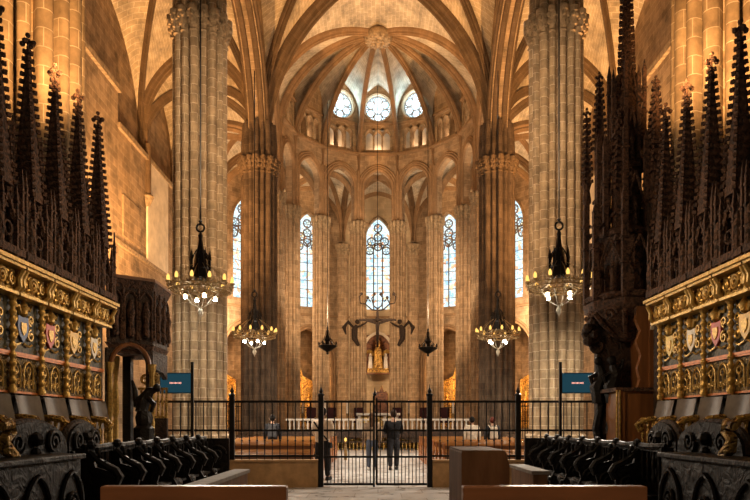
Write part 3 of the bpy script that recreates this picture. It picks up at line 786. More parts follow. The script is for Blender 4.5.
for wn, s, y0 in (('left',-1,14.15),('right',1,14.35)):
    for j in range(7):
        loc = (s*3.65, y0-.83*(j+.5), 0); lab = f'black carved low stall, {nth7[j]} from the iron fence on the {wn}'
        if first: r = pl; r.location = loc; r['label'] = lab; first = False
        else: r = dup(pl, loc, lab)
        r.rotation_euler = (0,0,0 if s < 0 else pi)
    e = thing('stall_end', f'black carved end panel closing the lower stalls beside the fence on the {wn}', 'stall end', (s*3.6,y0+.1,0))
    MB().box((s*3.45,y0+.1,.54), (.62,.07,1.08)).build('end_panel', M['blackwood'], e)
    MB().tube(spiral((s*3.4,y0+.06,.75),.2,.03,1.6,XA,ZA,24), .03, 6).build('scroll_relief', M['blackwood'], e, True)
    # arched screens and desk nearer the camera
    spans = [(8.67,9.68),(6.98,8.67)] if s < 0 else [(9.0,10.0),(7.35,9.0)]
    for q, (a, b) in enumerate(spans):
        e = thing('arched_screen', f'arch-topped black carved screen above the {wn} lower stalls, ' + ('smaller and farther one' if q == 0 else 'longer and nearer one'), 'screen', (s*3.85,(a+b)/2,0))
        hw = (b-a)/2-.02; prof = [(hw*cos(pi*i/16), 1.04+.36*sin(pi*i/16)**.8) for i in range(17)]
        MB().plate([(-hw,.4),(hw,.4)]+prof, [], .1, frame((s*4.08,(a+b)/2,0), (0,-s))).build('panel', M['blackwood'], e)
        Mx = frame((s*4.08,(a+b)/2,0), (0,-s))
        MB().tube([Mx @ V3((x,z,.02)) for x, z in prof], .05, 7).build('moulded_rim', M['darkwood'], e, True)
        m = MB()
        for c in (-.5,.5):
            m.tube([Mx @ p for p in spiral((c*hw,1.16,.12),.15,.03,1.7*c*2,(1,0,0),(0,1,0),24)], .028, 6)
            m.tube([Mx @ V3((c*hw+.2*i,1.0,.12)) for i in (-1,0,1)], .03, 6)
        m.sph(Mx @ V3((0,1.2,.12)), .09, 7); m.sph(Mx @ V3((0,1.05,.12)), .06, 7)
        m.build('scroll_relief', M['blackwood'], e, True)
    y1 = spans[1][0]
    e = tag(MB().tube([(s*3.75,y1-.25,1.36),(s*3.75,y1-.12,1.38),(s*3.75,y1-.08,1.3),(s*3.75,y1-.2,1.22),(s*3.75,y1-.16,1.12),(s*3.75,y1-.02,1.04),(s*3.75,y1+.06,1.0)], [.05,.07,.06,.06,.07,.06,.04], 8).build('scroll_bracket', M['golddim'], None, True), f'gilt scroll-shaped bracket at the near end of the {wn} arched screen', 'bracket')
    e = thing('choir_desk', f'long black carved desk in the near {wn} corner, running along the stalls', 'desk', (s*3.6,7,0))
    ya, yb = 4.2, spans[1][0] + .85
    MB().bbox(s*3.45, s*3.8, ya, yb, 0, .98).build('body', M['blackwood'], e)
    MB().bbox(s*3.38, s*3.86, ya, yb, .98, 1.04).build('top', M['blackwood'], e, False, bevel=.015)
    for i in range(5):
        y = ya+.35+(yb-ya-.6)*i/4; m = MB()
        m.tube([(s*3.43,y+q,z) for q, z in [(-.25,.15)]+arch_top(.25,.35,.5,6)+[(.25,.15)]], .025, 6); m.tube(spiral((s*3.43,y,.5),.13,.02,1.5,YA,ZA,18), .022, 5)
        m.build('carved_panel', M['blackwood'], e, True)
# ---------------------------------------------------------------- left pulpit
P = [(-5.02,12.48),(-4.35,13.04),(-4.40,14.1),(-5.25,14.3)]
p = thing('choir_pulpit', 'dark carved wooden pulpit box over an arch at the end of the left stalls', 'pulpit', (-4.75,13.4,0))
cen = (-4.75,13.45)
def scaled(P, c, k): return [(c[0]+(x-c[0])*k, c[1]+(y-c[1])*k) for x, y in P]
def prism(P, z0, z1, k0=1, k1=1, c=cen):
    a = scaled(P, c, k0); b = scaled(P, c, k1); n = len(P); m = MB()
    m.add([(x,y,z0) for x,y in a]+[(x,y,z1) for x,y in b], [tuple(reversed(range(n))), tuple(range(n,2*n))] + [(i,(i+1)%n,(i+1)%n+n,i+n) for i in range(n)]); return m
prism(P, 2.9, 3.95).build('body', M['darkwood'], p)
prism(P, 3.95, 4.1, 1.02, 1.15).build('cornice', M['spirewood'], p); prism(P, 4.1, 4.16, 1.18, 1.16).build('cornice_cap', M['brownwood'], p)
prism(P, 2.72, 2.9, .85, 1.06).build('base_moulding', M['spirewood'], p)
def face_items(a, b, n, z0, root, zt):
    a, b = V3((a[0],a[1],0)), V3((b[0],b[1],0)); u = (b-a); Ln = u.length; Mf = frame((a.x,a.y,0), (u.x,u.y))
    for i in range(n):
        c = Ln*(i+.5)/n; w = Ln/n*.40
        m = MB().tube([Mf @ V3((c+x,z,.03)) for x, z in [(-w,z0)]+arch_top(w,w*1.3,zt-w*1.6,6)+[(w,z0)]], .022, 5)
        m.tube([Mf @ V3((c-w*1.2,z0,.03)), Mf @ V3((c-w*1.2,zt+.02,.03))], .025, 5); m.build('niche_tracery', M['spirewood'], root, True)
        MB().lathe([(.05,z0+.05),(.075,z0+.1),(.05,z0+.35),(.085,z0+.5),(.05,z0+.6),(.05,z0+.66),(.015,z0+.74)], Mf @ V3((c,0,.05)), 8).build('statuette', M['spirewood'], root, True)
face_items(P[0], P[1], 3, 2.98, p, 3.92); face_items(P[1], P[2], 3, 2.98, p, 3.92)
a, b = V3((P[0][0],P[0][1],0)), V3((P[1][0],P[1][1],0)); Mf = frame((a.x,a.y,0), (b-a)[:2]); Lf = (b-a).length
MB().plate([(0,.5),(.1,.5)]+[(Lf/2+x,z) for x, z in arch_top(Lf/2-.1,.36,2.5,8)]+[(Lf-.1,.5),(Lf,.5),(Lf,2.8),(0,2.8)], [], .1, Mf @ Matrix.Translation((0,0,-.1))).build('arch', M['darkwood'], p)
MB().tube([Mf @ V3((Lf/2+x,z,.02)) for x, z in arch_top(Lf/2-.08,.38,2.5,10)], .045, 7).build('arch_moulding', M['brownwood'], p, True)
for x in (.04, Lf-.04): MB().lathe([(.07,.5),(.08,.7),(.05,.75),(.06,1.4),(.04,1.5),(.07,1.6),(.045,2.3),(.08,2.45),(.085,2.52)], Mf @ V3((x,0,.06)), 8).build('column', M['giltrelief'], p, True)
a, b = V3((P[1][0],P[1][1],0)), V3((P[2][0],P[2][1],0)); Mg = frame((a.x,a.y,0), (b-a)[:2]); Lg = (b-a).length
MB().plate([(Lg,2.3),(Lg,2.8),(0,2.8),(0,2.5)]+[(.2,2.45),(Lg-.3,2.42)], [], .1, Mg @ Matrix.Translation((0,0,-.1))).build('rear_bracket', M['darkwood'], p)
for x, y, z in ((-5.02,12.5,5.25),(-4.98,12.75,5.0)): MB().tube([(x,y,4.14),(x,y,z)], [.03,.012], 6).build('finial_rod', M['spirewood'], p)
MB().box((-5.0,13.5,1.6), (.16,.16,2.6)).build('inner_post', M['blackwood'], p)
MB().lathe([(.07,.5),(.08,.7),(.05,.75),(.06,1.4),(.04,1.5),(.07,1.6),(.045,2.3),(.08,2.6),(.085,2.72)], (-5.17,13.3,0), 8).build('column', M['giltrelief'], p, True)
st = thing('carved_figure', 'dark carved wooden figure crouching on the stall end below the pulpit', 'statue', (-4.35,12.55,.5))
m = MB().lathe([(.2,.5),(.2,1.3),(.14,1.35),(.17,1.5),(.13,1.62)], (-4.35,12.55,0), 8); m.build('pedestal', M['blackwood'], st, True)
m = MB().tube([(-4.4,12.55,1.6),(-4.36,12.6,1.85),(-4.25,12.6,2.0),(-4.14,12.58,2.02)], [.12,.13,.09,.05], 8); m.sph((-4.12,12.58,2.05), .08, 8); m.tube([(-4.3,12.55,1.9),(-4.15,12.5,1.75),(-4.2,12.5,1.6)], [.05,.05,.03], 6); m.tube([(-4.5,12.6,1.7),(-4.55,12.65,2.0),(-4.62,12.7,2.2)], [.06,.05,.02], 6)
m.build('figure', M['blackwood'], st, True)
gl = thing('gilt_balustrade', 'short gilded balustrade beside the left hanging screen', 'balustrade', (-4.5,14.4,0))
for i in range(7): MB().lathe([(.03,1.55),(.035,1.6),(.018,1.7),(.035,1.85),(.018,2.0),(.03,2.1)], (-5.05+.09*i,14.4,0), 6).build('baluster', M['giltwood'], gl, True)
for z in (2.13,1.53): MB().box((-4.8,14.4,z), (.62,.09,.05)).build('rail', M['giltwood'], gl)
MB().box((-4.8,14.4,.75), (.62,.1,1.5)).build('base', M['darkwood'], gl)
m = MB().tube([(-4.85,14.4,2.16),(-4.78,14.4,2.3),(-4.72,14.4,2.5),(-4.75,14.4,2.68)], [.16,.12,.07,.02], 7); m.tube(spiral((-4.95,14.38,2.32),.12,.02,1.4,XA,ZA,16), .035, 6); m.build('crest', M['giltwood'], gl, True)
# ---------------------------------------------------------------- right throne with its tower of pinnacles
t = thing('bishop_throne', 'tall dark carved wooden throne with canopy tower of pinnacles, right of the choir', 'throne', (4.85,13.1,0))
tc = (4.86,13.2)
MB().bbox(4.42,4.52,12.35,12.42,.5,2.0).bbox(4.46,5.15,12.38,13.2,.5,1.98).build('cabinet', M['brownwood'], t)
for x in (4.37,4.42): MB().tube([(x,12.34,.5),(x,12.34,2.0)], .02, 8).build('gilt_post', M['giltrelief'], t)
MB().bbox(4.35,5.2,12.34,13.3,1.98,2.05).build('cabinet_top', M['spirewood'], t)
MB().bbox(4.32,5.3,13.3,13.5,.5,3.6).build('back', M['darkwood'], t)
MB().plate([(0,2.05),(.34,2.05),(.34,3.55),(.0,3.55),(-.03,3.3),(.06,3.1),(-.02,2.9),(.07,2.65),(.0,2.4),(.05,2.2)], [], .12, frame((4.78,12.55,0),(1,0))).build('side_board', M['brownwood'], t)
MB().bbox(4.98,5.14,12.36,13.3,2.05,3.5).build('wing', M['brownwood'], t)
for i, (x, y) in enumerate(((4.38,13.35),(4.58,13.15))):
    m = MB().tube([(x,y,.3),(x+.05,y,.8),(x-.05,y,1.3),(x+.04,y,1.8)], [.13,.1,.1,.09], 8); m.box((x,y,.15), (.3,.3,.3)); m.build('carved_post', M['blackwood'], t, True)
    m = MB().tube([(x,y,1.8),(x-.04,y,2.1),(x+.05,y,2.35),(x-.02,y,2.6)], [.14,.16,.12,.06], 8); m.sph((x-.04,y-.05,2.62), .09, 8); m.tube([(x,y,2.4),(x-.18,y,2.3),(x-.12,y,2.1)], [.05,.05,.03], 6); m.tube([(x,y,2.4),(x+.15,y,2.45),(x+.2,y,2.65)], [.05,.05,.03], 6)
    m.build('carved_figure', M['blackwood'], t, True)
# bowl corbel
m = MB().lathe([(.05,2.98),(.22,3.05),(.30,3.2),(.5,3.3),(.62,3.42),(.66,3.5),(.78,3.58),(.82,3.72),(.72,3.78)], (tc[0],tc[1],0), 8, None, 1, 1, pi/8)
for i in range(8):
    a = 2*pi*i/8+pi/8
    m.tube([(tc[0]+.78*cos(a),tc[1]+.78*sin(a),3.5),(tc[0]+.6*cos(a),tc[1]+.6*sin(a),3.32),(tc[0]+.3*cos(a),tc[1]+.3*sin(a),3.1)], .05, 6)
    a += pi/8; m.tube(spiral((tc[0]+.7*cos(a),tc[1]+.7*sin(a),3.45),.14,.03,1.4,(-sin(a),cos(a),0),ZA,18), .03, 6)
m.build('canopy_corbel', M['spirewood'], t, True)
# pendant scroll bracket out to the left
m = MB()
for q in range(3): m.tube(spiral((4.18+.07*q,13.3,3.15-.12*q),.17-.02*q,.03,1.5,XA,ZA,18,q), .055, 7)
for q in range(4): m.sph((4.1+.12*(q%2),13.2,3.0+.13*q), .1, 7)
m.build('scroll_bracket', M['darkwood'], t, True)
tiers = [(3.75,5.3,.70,.24),(5.0,6.6,.48,.2),(6.3,7.9,.3,.15)]
for z0, z1, rr, w in tiers:
    m = MB().lathe([(rr*.62,z0),(rr*.62,z1-.3),(rr*.75,z1-.25),(rr*.3,z1)], (tc[0],tc[1],0), 8)
    m.lathe([(rr*1.12,z0),(rr*1.18,z0+.06),(rr*1.05,z0+.12)], (tc[0],tc[1],0), 8)
    for i in range(8):
        a = 2*pi*i/8; x, y = tc[0]+rr*cos(a), tc[1]+rr*sin(a)
        for s in (-1,1):
            b = a+s*pi/8; x2, y2 = tc[0]+rr*cos(b), tc[1]+rr*sin(b)
            m.tube([(x2,y2,z0+.5),((x+x2)/2,(y+y2)/2,z0+.85),(x,y,z0+1.15)], .025, 5)
        m.lathe([(.05,z0+.12),(.075,z0+.2),(.05,z0+.4),(.08,z0+.52),(.05,z0+.6),(.045,z0+.66),(.01,z0+.73)], (tc[0]+rr*.8*cos(a),tc[1]+rr*.8*sin(a),0), 6)
    m.build('canopy_tier', M['spirewood'], t)
    for i in range(8):
        a = 2*pi*i/8+pi/8; m = MB(); pinn(m, tc[0]+rr*1.08*cos(a), tc[1]+rr*1.08*sin(a), z0, z1+.35+.2*(i%2), w*.22)
        b = V3((tc[0]+rr*1.08*cos(a), tc[1]+rr*1.08*sin(a), z1-.3)); m.tube([b, b+V3((-.3*rr*cos(a),-.3*rr*sin(a),.25)), b+V3((-.5*rr*cos(a),-.5*rr*sin(a),.6))], .025, 5)
        m.build('pinnacle', M['spirewood'], t)
m = MB(); spire_geo(m, tc[0], tc[1], 7.2, 11.2, .15, 8, 26, .04, .1); m.build('spire', M['spirewood'], t)
for x, y, z0, z1, w in ((4.27,13.8,3.6,7.75,.06),(4.5,13.72,3.6,8.45,.1),(5.35,13.0,4.6,8.0,.13),(5.2,12.6,4.3,7.7,.12),(5.15,13.9,4.6,8.8,.12),(4.6,12.9,4.6,7.3,.1),(5.45,13.4,4.3,7.6,.12)):
    m = MB().box((x,y,(z0+z1)/2-.6), (w*1.5,w*1.5,z1-z0-1.2)); spire_geo(m, x, y, z1-1.5, z1, w*1.1, 4, 11, .04, .06)
    m.lathe([(.05,z1-1.9),(.09,z1-1.8),(.06,z1-1.6),(.1,z1-1.45),(.05,z1-1.3)], (x,y,0), 7)
    for q in range(5): m.box((x,y,z0+.3+q*.5), (w*2.2,w*2.2,.06))
    m.build('side_spire', M['spirewood'], t)
for z in (4.2,5.2): MB().tube([(4.27,13.8,z),(4.5,13.72,z+.1),(4.86,13.2,z+.5)], .03, 6).tube([(5.35,13.0,z),(4.86,13.2,z+.5)], .03, 6).tube([(5.45,13.4,z),(5.15,13.9,z)], .03, 5).build('strut', M['spirewood'], t)
MB().bbox(4.25,5.5,12.7,14.0,3.72,3.8).build('canopy_floor', M['spirewood'], t)
MB().bbox(5.05,5.3,12.6,14.1,.0,5.5).build('rear_post', M['darkwood'], t)
sb = tag(MB().box((4.99,12.28,3.18), (.06,.03,.16)).build('wall_box', M['pale'], None), 'small pale box fixed on the brown boards right of the throne', 'box')
# ---------------------------------------------------------------- iron fence and gate
GY = 14.8; GX = -.06; gh = 1.19
def bar(x, z0, z1, name, root, r=.013, tip=True):
    m = MB().tube([(x,GY,z0),(x,GY,z1)], r, 6)
    for z in (z0+(z1-z0)*.33,): m.sph((x,GY,z), r*1.9, 6)
    m.build(name, M['iron'], root, True)
def gpost(x, label, h=2.0):
    r = thing('gate_post', label, 'post', (x,GY,0))
    MB().box((x,GY,h/2), (.11,.11,h)).build('shaft', M['iron'], r)
    MB().lathe([(.07,h),(.08,h+.03),(.03,h+.06),(.05,h+.1),(.03,h+.14),(.012,h+.18),(.004,h+.26)], (x,GY,0), 8).build('finial', M['iron'], r, True)
gpost(GX-gh, 'black iron gate post on the left of the central gate'); gpost(GX+gh, 'black iron gate post on the right of the central gate')
gpost(-3.2, 'black iron fence post left of the gate, near the low stalls'); gpost(3.07, 'black iron fence post right of the gate, near the low stalls')
for s, wn in ((-1,'left'),(1,'right')):
    r = thing('gate_leaf', f'{wn} leaf of the black iron central gate', 'gate', (GX+s*gh/2,GY,0), None)
    x0 = GX + s*.03; x1 = GX + s*(gh-.06)
    n = 7
    for i in range(n): bar(x0+(x1-x0)*(i+.5)/n + 0, .08, 1.86, 'bar', r)
    for i in range(n): MB().tube([(x0+(x1-x0)*(i)/n+.0,GY,.08),(x0+(x1-x0)*(i)/n,GY,.68)], .009, 5).build('short_bar', M['iron'], r)
    for z, h in ((1.87,.05),(1.24,.045),(.66,.045),(.06,.05)): MB().box(((x0+x1)/2,GY,z), (abs(x1-x0),.035,h)).build('rail', M['iron'], r)
    MB().box((x0,GY,1.0), (.045,.04,2.0 if s < 0 else 1.9)).build('meeting_stile', M['iron'], r)
    if s < 0: MB().lathe([(.03,2.0),(.045,2.04),(.015,2.1),(.004,2.18)], (x0+.02,GY,0), 8).build('finial', M['iron'], r, True)
    f = thing('iron_fence', f'black iron bar fence {wn} of the central gate, between the gate and the stalls', 'fence', (s*3.2,GY,0))
    a, b = (GX-gh-.06, -5.0) if s < 0 else (GX+gh+.06, 4.75)
    nb = int(abs(b-a)/.163)
    for i in range(1, nb): 
        x = a+(b-a)*i/nb
        if abs(x-(-3.2 if s < 0 else 3.07)) > .08: bar(x, .60, 1.86, 'bar', f)
    for z, h in ((1.87,.05),(1.24,.045),(.68,.045)): MB().box(((a+b)/2,GY,z), (abs(b-a),.035,h)).build('rail', M['iron'], f)
    h = tag(MB().bbox(a,b,GY-.12,GY+.12,0,.56).bbox(a,b,GY-.15,GY+.15,.56,.6).build('parapet', M['parapet'], None), f'low tan stone parapet under the iron fence {wn} of the gate', 'parapet')
# ---------------------------------------------------------------- hanging screens
M['screen'] = glow('lit_screen', (.010,.036,.050), 1.0)
M['screentext'] = glow('screen_caption', (1.0,.42,.32), 1.0)
for s, wn, px, pp in ((-1,'left',175.5,192.3),(1,'right',577.5,560.3)):
    c = at(px, 383, 14.55); x = c.x
    r = thing('monitor', f'flat screen with dark blue picture on a black pole, {wn} of the gate', 'screen', c)
    MB().box((x,14.58,c.z), (.69,.05,.45)).build('casing', M['iron'], r, bevel=.01)
    MB().box((x,14.551,c.z), (.65,.012,.41)).build('display', M['screen'], r)
    g = MB()
    for i in range(9): g.box((x-.115+.029*i,14.543,c.z), (.016+.006*(i%3==1),.004,.030 if i % 4 else .036))
    g.build('caption', M['screentext'], r)
    X = at(pp, 400, 14.6).x
    MB().box((X,14.6,1.36), (.055,.055,2.72)).build('pole', M['iron'], r)
    MB().box(((x+X)/2,14.62,c.z), (abs(x-X),.03,.08)).build('bracket', M['iron'], r)
# ---------------------------------------------------------------- foreground pews, box and benches
for s, x0, x1, wn in ((-1,-1.65,-.545,'left'),(1,.505,1.60,'right')):
    r = thing('foreground_pew', f'red-brown wooden pew back at the bottom edge, {wn} of the aisle', 'pew', ((x0+x1)/2,4.0,0))
    MB().bbox(x0,x1,4.02,4.07,.4,.93).build('backrest', M['pewwood'], r)
    MB().bbox(x0,x1,4.0,4.1,.92,1.01).build('top_rail', M['pewwood'], r, bevel=.01)
    MB().bbox(x0,x1,4.07,4.5,.42,.46).build('seat', M['pewwood'], r)
    for x in (x0+.03,x1-.03): MB().plate([(0,0),(.5,0),(.5,.5),(.14,.62),(.10,1.0),(0,1.0)], [], .05, Matrix(((0,0,1,x-.025),(1,0,0,4.02),(0,1,0,0),(0,0,0,1)))).build('end_panel', M['pewwood'], r)
b = thing('wooden_pedestal', 'tall plain brown wooden box standing behind the right foreground pew', 'pedestal', (.735,5.0,0))
MB().plate([(.57,0),(.90,0),(.90,1.1),(.875,1.19),(.57,1.19)], [], .8, Matrix(((1,0,0,0),(0,0,-1,5.41),(0,1,0,0),(0,0,0,1)))).build('body', M['boxwood'], b, bevel=.008)
MB().bbox(.575,.87,4.62,5.4,1.19,1.2).build('top', M['boxwood'], b)
M['worn'] = plain('pale_worn_bench_top', (.24,.195,.155), .75, 0, .5, .3, 7, .1)
for wn, x0, x1, y0, y1, lab in (('left',-2.02,-1.79,5.2,9.45,'long dark bench with pale worn top, left of the aisle before the fence'),('right',2.06,2.31,9.05,10.6,'short brown bench with pale worn top behind the wooden box')):
    r = thing('low_bench', lab, 'bench', ((x0+x1)/2,(y0+y1)/2,0))
    MB().bbox(x0,x1,y0,y1,.70,.75).build('top', M['worn'], r, bevel=.008)
    MB().bbox(x0+.03,x1-.03,y0+.03,y1-.03,.08,.70).build('body', M['boxwood'], r); MB().bbox(x0,x1,y0,y1,0,.08).build('plinth', M['boxwood'], r)
# ---------------------------------------------------------------- nave pews
def make_pew(x0, x1):
    r = thing('nave_pew', 'x', 'pew', (0,0,0), 'honey-coloured pews beyond the gate')
    MB().bbox(x0,x1,0,.04,.74,.86).build('backrest', M['pewdark'], r); MB().bbox(x0,x1,.0,.04,.48,.58).build('back_rail', M['pewdark'], r)
    MB().bbox(x0,x1,-.03,.06,.84,.89).build('top_rail', M['navepew'], r); MB().bbox(x0,x1,-.14,0,.60,.63).build('book_ledge', M['navepew'], r)
    MB().bbox(x0,x1,.03,.42,.42,.46).build('seat', M['navepew'], r)
    MB().bbox(x0,x1,-.2,-.1,.16,.2).build('kneeler', M['pewdark'], r)
    for x in (x0+.03,x1-.03): MB().plate([(-.2,0),(.46,0),(.46,.5),(.12,.62),(.08,.9),(-.05,.9),(-.05,.25),(-.2,.2)], [], .05, Matrix(((0,0,1,x-.025),(1,0,0,0),(0,1,0,0),(0,0,0,1)))).build('end_panel', M['pewwood'], r)
    return r
nth10 = ['nearest','second','third','fourth','fifth','sixth','seventh','eighth','ninth','farthest']
for s, wn in ((-1,'left'),(1,'right')):
    pr = make_pew(min(s*1.62,s*4.9), max(s*1.62,s*4.9))
    for j in range(10):
        loc = (0,16.9+1.08*j,0); lab = f'{nth10[j]} honey wooden pew beyond the fence on the {wn} of the aisle'
        if j == 0: pr.location = loc; pr['label'] = lab
        else: dup(pr, loc, lab)
# ---------------------------------------------------------------- chandeliers
M['bulb'] = glow('lit_bulb', (1,.93,.8), 60.0)
M['candle'] = glow('amber_candle_lamp', (1.0,.55,.13), 1.3)
M['brass'] = plain('aged_brass', (.34,.23,.10), .35, .7, .5, .4, 12, .1)
M['opal'] = plain('pale_glass_drop', (.42,.38,.30), .25, 0, .5, .1, 5, 0)
def make_chandelier():
    r = thing('chandelier', 'x', 'chandelier', (0,0,0), 'gothic iron chandeliers')
    R = .86
    MB().tube([(0,0,1.9),(0,0,11.0)], .022, 6).build('cable', M['iron'], r)
    m = MB().tube([(.11*cos(2*pi*i/14),0,1.72+.11*sin(2*pi*i/14)) for i in range(14)], .03, 6, True); m.lathe([(.02,1.85),(.06,1.9),(.02,1.95)], (0,0,0), 8); m.build('hook_ring', M['iron'], r, True)
    m = MB().lathe([(.02,1.6),(.07,1.5),(.05,1.4),(.10,1.1),(.16,.8),(.2,.62),(.26,.55),(.26,.3),(.18,.25)], (0,0,0), 8)
    for i in range(8):
        a = 2*pi*i/8; x, y = .27*cos(a), .27*sin(a)
        m.box((x,y,.55), (.04,.04,.6), a); m.lathe([(.045,.8),(.03,.9),(.004,1.12)], (x,y,0), 4)
        m.tube([(x,y,.75),(.2*cos(a),.2*sin(a),.95),(.1*cos(a),.1*sin(a),1.1)], .018, 5)
    m.build('lantern_spire', M['iron'], r)
    m = MB()
    for z, w in ((-.06,.022),(.05,.02)): m.tube([(R*cos(2*pi*i/36),R*sin(2*pi*i/36),z) for i in range(36)], w, 6, True)
    for i in range(36):
        a = 2*pi*i/36; m.tube([(R*cos(a),R*sin(a),-.06),(R*cos(a+.087),R*sin(a+.087),.05)], .012, 5)
        m.sph((R*cos(a),R*sin(a),.10), .03, 5)
    for rr in (.5,): m.tube([(rr*cos(2*pi*i/24),rr*sin(2*pi*i/24),-.1) for i in range(24)], .02, 6, True)
    m.build('ring', M['brass'], r, True)
    for i in range(12):
        a = 2*pi*i/12; m = MB().tube([(.2*cos(a),.2*sin(a),.3),(.45*cos(a),.45*sin(a),-.05),(.7*cos(a),.7*sin(a),-.12),(R*cos(a),R*sin(a),0)], .018, 5)
        m.tube([(.22*cos(a),.22*sin(a),.7),(.55*cos(a),.55*sin(a),.45),(R*cos(a),R*sin(a),.06)], .008, 4); m.build('arm', M['brass'], r, True)
        e = MB().lathe([(.03,.08),(.075,.12),(.08,.15),(.04,.16)], (R*cos(a)*1.04,R*sin(a)*1.04,0), 8).build('candle_cup', M['brass'], r, True)
        MB().lathe([(.035,.16),(.05,.21),(.045,.27),(.02,.33)], (R*cos(a)*1.04,R*sin(a)*1.04,0), 8).build('candle_lamp', M['candle'], e, True)
    for i in range(4):
        a = 2*pi*i/4+.5; x, y = .42*cos(a), .42*sin(a)
        e = MB().lathe([(.03,-.1),(.09,-.16),(.1,-.2),(.06,-.21)], (x,y,0), 10).build('lamp_holder', M['brass'], r, True)
        MB().sph((x,y,-.26), .052, 10).build('bulb', M['bulb'], e, True)
    m = MB()
    for i in range(6): a = 2*pi*i/6; m.tube([(.5*cos(a),.5*sin(a),-.1),(.25*cos(a),.25*sin(a),-.42),(0,0,-.55)], .012, 5)
    m.lathe([(.02,-.5),(.05,-.56),(.09,-.66),(.06,-.74),(.02,-.8),(.004,-.86)], (0,0,0), 8); m.build('pendant', M['opal'], r, True)
    return r
ch = make_chandelier(); first = True; CH = []
for px, py, y, lab in ((200.5,289,19,'large lit gothic chandelier hanging on the left before the tall pier'),(559,287,19,'large lit gothic chandelier hanging on the right before the tall pier'),(254.5,336,28,'smaller farther lit chandelier hanging on the left before the dark pier'),(498,336,28,'smaller farther lit chandelier hanging on the right before the dark pier')):
    c = at(px, py, y); CH.append(c)
    if first: r = ch; r.location = c; r['label'] = lab; first = False
    else: r = dup(ch, c, lab)
# small hanging lamps
def make_lamp():
    r = thing('hanging_lamp', 'x', 'lamp', (0,0,0), 'black hanging lamps before the apse')
    MB().lathe([(.03,-.55),(.08,-.48),(.05,-.4),(.25,-.3),(.52,-.12),(.56,-.05),(.5,-.02)], (0,0,0), 14).build('dish', M['iron'], r, True)
    m = MB().lathe([(.15,0),(.12,.2),(.2,.3),(.06,.6),(.03,.9),(.07,.98),(.02,1.1)], (0,0,0), 8)
    for i in range(6): a = pi/3*i; m.tube([(.52*cos(a),.52*sin(a),-.05),(.2*cos(a),.2*sin(a),.35),(.04*cos(a),.04*sin(a),.9)], .015, 4); m.lathe([(.05,0),(.05,.12),(.02,.2)], (.5*cos(a),.5*sin(a),0), 6)
    m.build('crown', M['iron'], r, True)
    MB().tube([(0,0,1.0),(0,0,14)], .02, 5).build('cable', M['iron'], r)
    return r
a = make_lamp(); a.location = at(327.5,345,39); a['label'] = 'black bowl lamp hanging left of the altar'
dup(a, at(428,347,39), 'black bowl lamp hanging right of the altar')
# ---------------------------------------------------------------- presbytery
M['marble'] = plain('white_marble', (.62,.56,.48), .35, 0, .5, .25, 3, .1)
M['darkred'] = plain('dark_red_upholstery', (.040,.008,.008), .7, 0, .2, .3, 9, .1)
PY = 36.6
o = [(-5.6,-.0),(-2.5,0)] + [(2.5*cos(pi-pi*i/14), 0.05+.62*sin(pi*i/14)) for i in range(15)] + [(2.5,0),(5.6,0),(5.6,1.0),(-5.6,1.0)]
pf = struct('floor', MB().plate(o, [], .4, frame((0,PY,0),(1,0))).bbox(-5.6,5.6,PY+.01,50,.85,1.0), M['darkpier'])
MB().box((0,PY-.47,.83), (11.2,.14,.34)).build('edge_moulding', M['darkwood'], pf)
struct('wall_crypt', MB().bbox(-3,3,PY+2.2,PY+2.4,0,.86), M['gold'])  # gold colour stands in for candlelight on the crypt wall
cg = thing('crypt_balustrade', 'low dark iron and gold grille before the crypt arch under the altar', 'grille', (0,PY-.9,0))
for i in range(26): MB().lathe([(.03,0),(.04,.05),(.02,.12),(.04,.2),(.02,.3),(.035,.4)], (-2.5+.2*i,PY-.9,0), 6).build('baluster', M['giltwood'], cg, True)
MB().box((0,PY-.9,.43), (5.2,.14,.06)).build('rail', M['darkwood'], cg)
cd = thing('candle', 'small lit candle burning on the floor left of the standing people', 'candle', (-1.25,26.0,0))
MB().lathe([(.06,0),(.06,.5),(.03,.52),(.03,.7)], (-1.25,26.0,0), 8).build('stand', M['brass'], cd); MB().sph((-1.25,26.0,.78), .05, 8, (1,1,1.6)).build('flame', M['candle'], cd, True)
